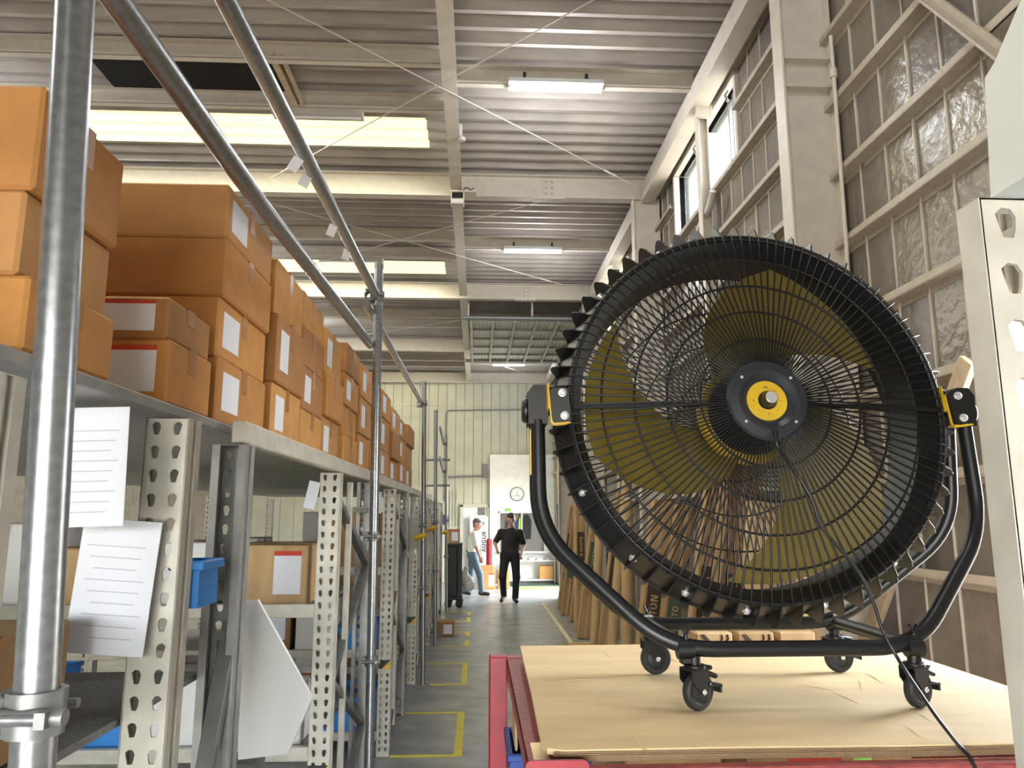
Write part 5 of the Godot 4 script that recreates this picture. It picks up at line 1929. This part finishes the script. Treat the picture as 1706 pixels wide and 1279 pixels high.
func person(label: String, at: Vector3, turn: float, s: float, j: Dictionary, shirt: String, trousers: String, hair: String):
	var t := thing("person", label, "person", at, turn)
	var hd: Vector3 = j.head
	var fw: Vector3 = j.look
	var sd := Vector3.UP.cross(fw).normalized()   # towards the figure's own left
	# one continuous body: head, neck, torso, arms, hands, legs
	var body := [[j.neck, hd + Vector3(0, -0.05, 0), 0.055, 0.055], [j.chest, j.neck, 0.1, 0.06], [j.pelvis, j.chest, 0.1, 0.115]]
	for w in ["l", "r"]:
		body.append([j["sh_" + w], j["el_" + w], 0.048, 0.04])
		body.append([j["el_" + w], j["ha_" + w], 0.04, 0.026])
		body.append([j["hip_" + w], j["kn_" + w], 0.075, 0.052])
		body.append([j["kn_" + w], j["an_" + w], 0.052, 0.038])
		body.append([j["chest"] + Vector3(0, 0.1, 0), j["sh_" + w], 0.07, 0.05])
	var bm := part("body", blob(body, 0.018, 0.012), M.skin, t)
	bm.scale = Vector3.ONE * s
	var face := [[hd + Vector3(0, 0.035, 0) - fw * 0.012, hd + Vector3(0, 0.02, 0) + fw * 0.012, 0.082, 0.08], [hd, hd + Vector3(0, -0.075, 0) + fw * 0.03, 0.07, 0.042],
		[hd + fw * 0.082 + Vector3(0, 0.012, 0), hd + fw * 0.1 + Vector3(0, -0.022, 0), 0.009, 0.013], [hd + fw * 0.078 + sd * 0.02 + Vector3(0, -0.055, 0), hd + fw * 0.078 - sd * 0.02 + Vector3(0, -0.055, 0), 0.008, 0.008],
		[hd + sd * 0.08 + Vector3(0, 0.015, 0), hd + sd * 0.084 + Vector3(0, -0.025, 0), 0.016, 0.011], [hd - sd * 0.08 + Vector3(0, 0.015, 0), hd - sd * 0.084 + Vector3(0, -0.025, 0), 0.016, 0.011],
		[hd + fw * 0.07 + sd * 0.045 + Vector3(0, 0.034, 0), hd + fw * 0.075 + sd * 0.018 + Vector3(0, 0.032, 0), 0.009, 0.009], [hd + fw * 0.07 - sd * 0.045 + Vector3(0, 0.034, 0), hd + fw * 0.075 - sd * 0.018 + Vector3(0, 0.032, 0), 0.009, 0.009]]
	var fm := part("head", blob(face, 0.008, 0.007), M.skin, bm)
	var em := MB.new()
	for q in [-1.0, 1.0]:
		em.lathe([Vector2(0, -0.011), Vector2(0.008, -0.008), Vector2(0.011, 0), Vector2(0.008, 0.008), Vector2(0, 0.011)], Transform3D(Basis(), hd + fw * 0.075 + sd * 0.031 * q + Vector3(0, 0.014, 0)), 10)
	part("eyes", em, M.hair, fm)
	var hr := [[hd + Vector3(0, 0.075, 0) - fw * 0.02, hd + Vector3(0, 0.06, 0) + fw * 0.035, 0.07, 0.06], [hd + Vector3(0, 0.06, 0) - fw * 0.03, hd + Vector3(0, -0.02, 0) - fw * 0.045, 0.08, 0.06]]
	part("hair", blob(hr, 0.01, 0.012), M[hair], bm)
	for w in ["l", "r"]:
		var dirh: Vector3 = (j["ha_" + w] - j["el_" + w]).normalized()
		dirh = (dirh + Vector3(0, -0.3, 0)).normalized()
		var th: Vector3 = (fw - dirh * fw.dot(dirh)).normalized()
		if absf(fw.dot(dirh)) > 0.75:
			th = (Vector3.UP - dirh * dirh.y).normalized()
		part("hand", blob(finger_caps(j["ha_" + w], dirh, th), 0.005, 0.004), M.skin, bm)
	# clothes
	var sh := [[j.pelvis + Vector3(0, 0.02, 0) - sd * 0.07, j.chest - sd * 0.065, 0.105, 0.105], [j.pelvis + Vector3(0, 0.02, 0) + sd * 0.07, j.chest + sd * 0.065, 0.105, 0.105], [j.chest, j.neck - Vector3(0, 0.03, 0), 0.115, 0.07], [j.pelvis + Vector3(0, 0.02, 0), j.chest, 0.125, 0.13]]
	for w in ["l", "r"]:
		sh.append([j.chest + Vector3(0, 0.06, 0), j["sh_" + w], 0.09, 0.066])
		var e: Vector3 = j["sh_" + w].lerp(j["el_" + w], 0.82)
		sh.append([j["sh_" + w], e, 0.066, 0.06])
	part("shirt", blob(sh, 0.016, 0.014), M[shirt], bm)
	var tr := [[j.pelvis - sd * 0.06, j.pelvis + sd * 0.06, 0.125, 0.125]]
	for w in ["l", "r"]:
		tr.append([j.pelvis.lerp(j["hip_" + w], 0.7), j["hip_" + w], 0.115, 0.1])
		tr.append([j["hip_" + w], j["kn_" + w], 0.098, 0.072])
		tr.append([j["kn_" + w], j["an_" + w], 0.072, 0.062])
	part("trousers", blob(tr, 0.016, 0.012), M[trousers], bm)
	var belt := MB.new()
	belt.lathe([Vector2(0.155, -0.015), Vector2(0.16, 0.0), Vector2(0.155, 0.015)], Transform3D(Basis(Vector3.RIGHT, -PI / 2).scaled(Vector3(1, 1, 0.85)), j.pelvis + Vector3(0, 0.07, 0)), 20)
	part("belt", belt, M.hair, bm)
	for w in ["l", "r"]:
		var an: Vector3 = j["an_" + w]
		var toe: Vector3 = j["toe_" + w]
		part("shoe", blob([[an + Vector3(0, -0.035, 0) - (toe - an).normalized() * 0.03, toe, 0.046, 0.038], [an, an + Vector3(0, -0.03, 0), 0.045, 0.045]], 0.01, 0.008), M.shoe, bm)

func people():
	person("person in a black polo shirt and black trousers walking toward the camera", Vector3(0.65, 0.0, -14.9), 0.0, 1.0, {
		"head": Vector3(0.02, 1.565, 0.02), "look": Vector3(0.05, -0.05, 1).normalized(), "neck": Vector3(0.02, 1.44, 0), "chest": Vector3(0.01, 1.24, 0), "pelvis": Vector3(0, 0.93, -0.01),
		"sh_r": Vector3(-0.175, 1.335, 0), "el_r": Vector3(-0.30, 1.13, -0.02), "ha_r": Vector3(-0.27, 1.03, 0.2), "sh_l": Vector3(0.195, 1.325, 0), "el_l": Vector3(0.27, 1.09, -0.06), "ha_l": Vector3(0.21, 0.94, 0.13),
		"hip_r": Vector3(-0.095, 0.88, 0), "kn_r": Vector3(-0.15, 0.49, 0.1), "an_r": Vector3(-0.12, 0.14, -0.06), "toe_r": Vector3(-0.17, 0.045, 0.07),
		"hip_l": Vector3(0.095, 0.88, 0), "kn_l": Vector3(0.12, 0.48, 0.04), "an_l": Vector3(0.1, 0.09, 0.02), "toe_l": Vector3(0.12, 0.04, 0.16),
	}, "shirt_black", "trouser_black", "hair")
	person("person in a white shirt and pale jeans walking past seen from the side", Vector3(-0.03, 0.0, -16.1), 0.0, 0.95, {
		"head": Vector3(0.04, 1.535, 0.0), "look": Vector3(1, -0.15, 0.35).normalized(), "neck": Vector3(0.01, 1.41, 0), "chest": Vector3(-0.03, 1.2, 0), "pelvis": Vector3(-0.05, 0.9, 0),
		"sh_r": Vector3(-0.05, 1.34, 0.18), "el_r": Vector3(0.02, 1.06, 0.22), "ha_r": Vector3(0.1, 0.84, 0.2), "sh_l": Vector3(0.0, 1.34, -0.18), "el_l": Vector3(-0.06, 1.06, -0.2), "ha_l": Vector3(0.0, 0.83, -0.2),
		"hip_r": Vector3(-0.06, 0.86, 0.09), "kn_r": Vector3(0.1, 0.47, 0.1), "an_r": Vector3(0.14, 0.1, 0.1), "toe_r": Vector3(0.29, 0.055, 0.14),
		"hip_l": Vector3(-0.06, 0.86, -0.09), "kn_l": Vector3(-0.1, 0.47, -0.08), "an_l": Vector3(-0.24, 0.11, -0.06), "toe_l": Vector3(-0.12, 0.05, -0.03),
	}, "shirt_white", "jeans", "hair_grey")
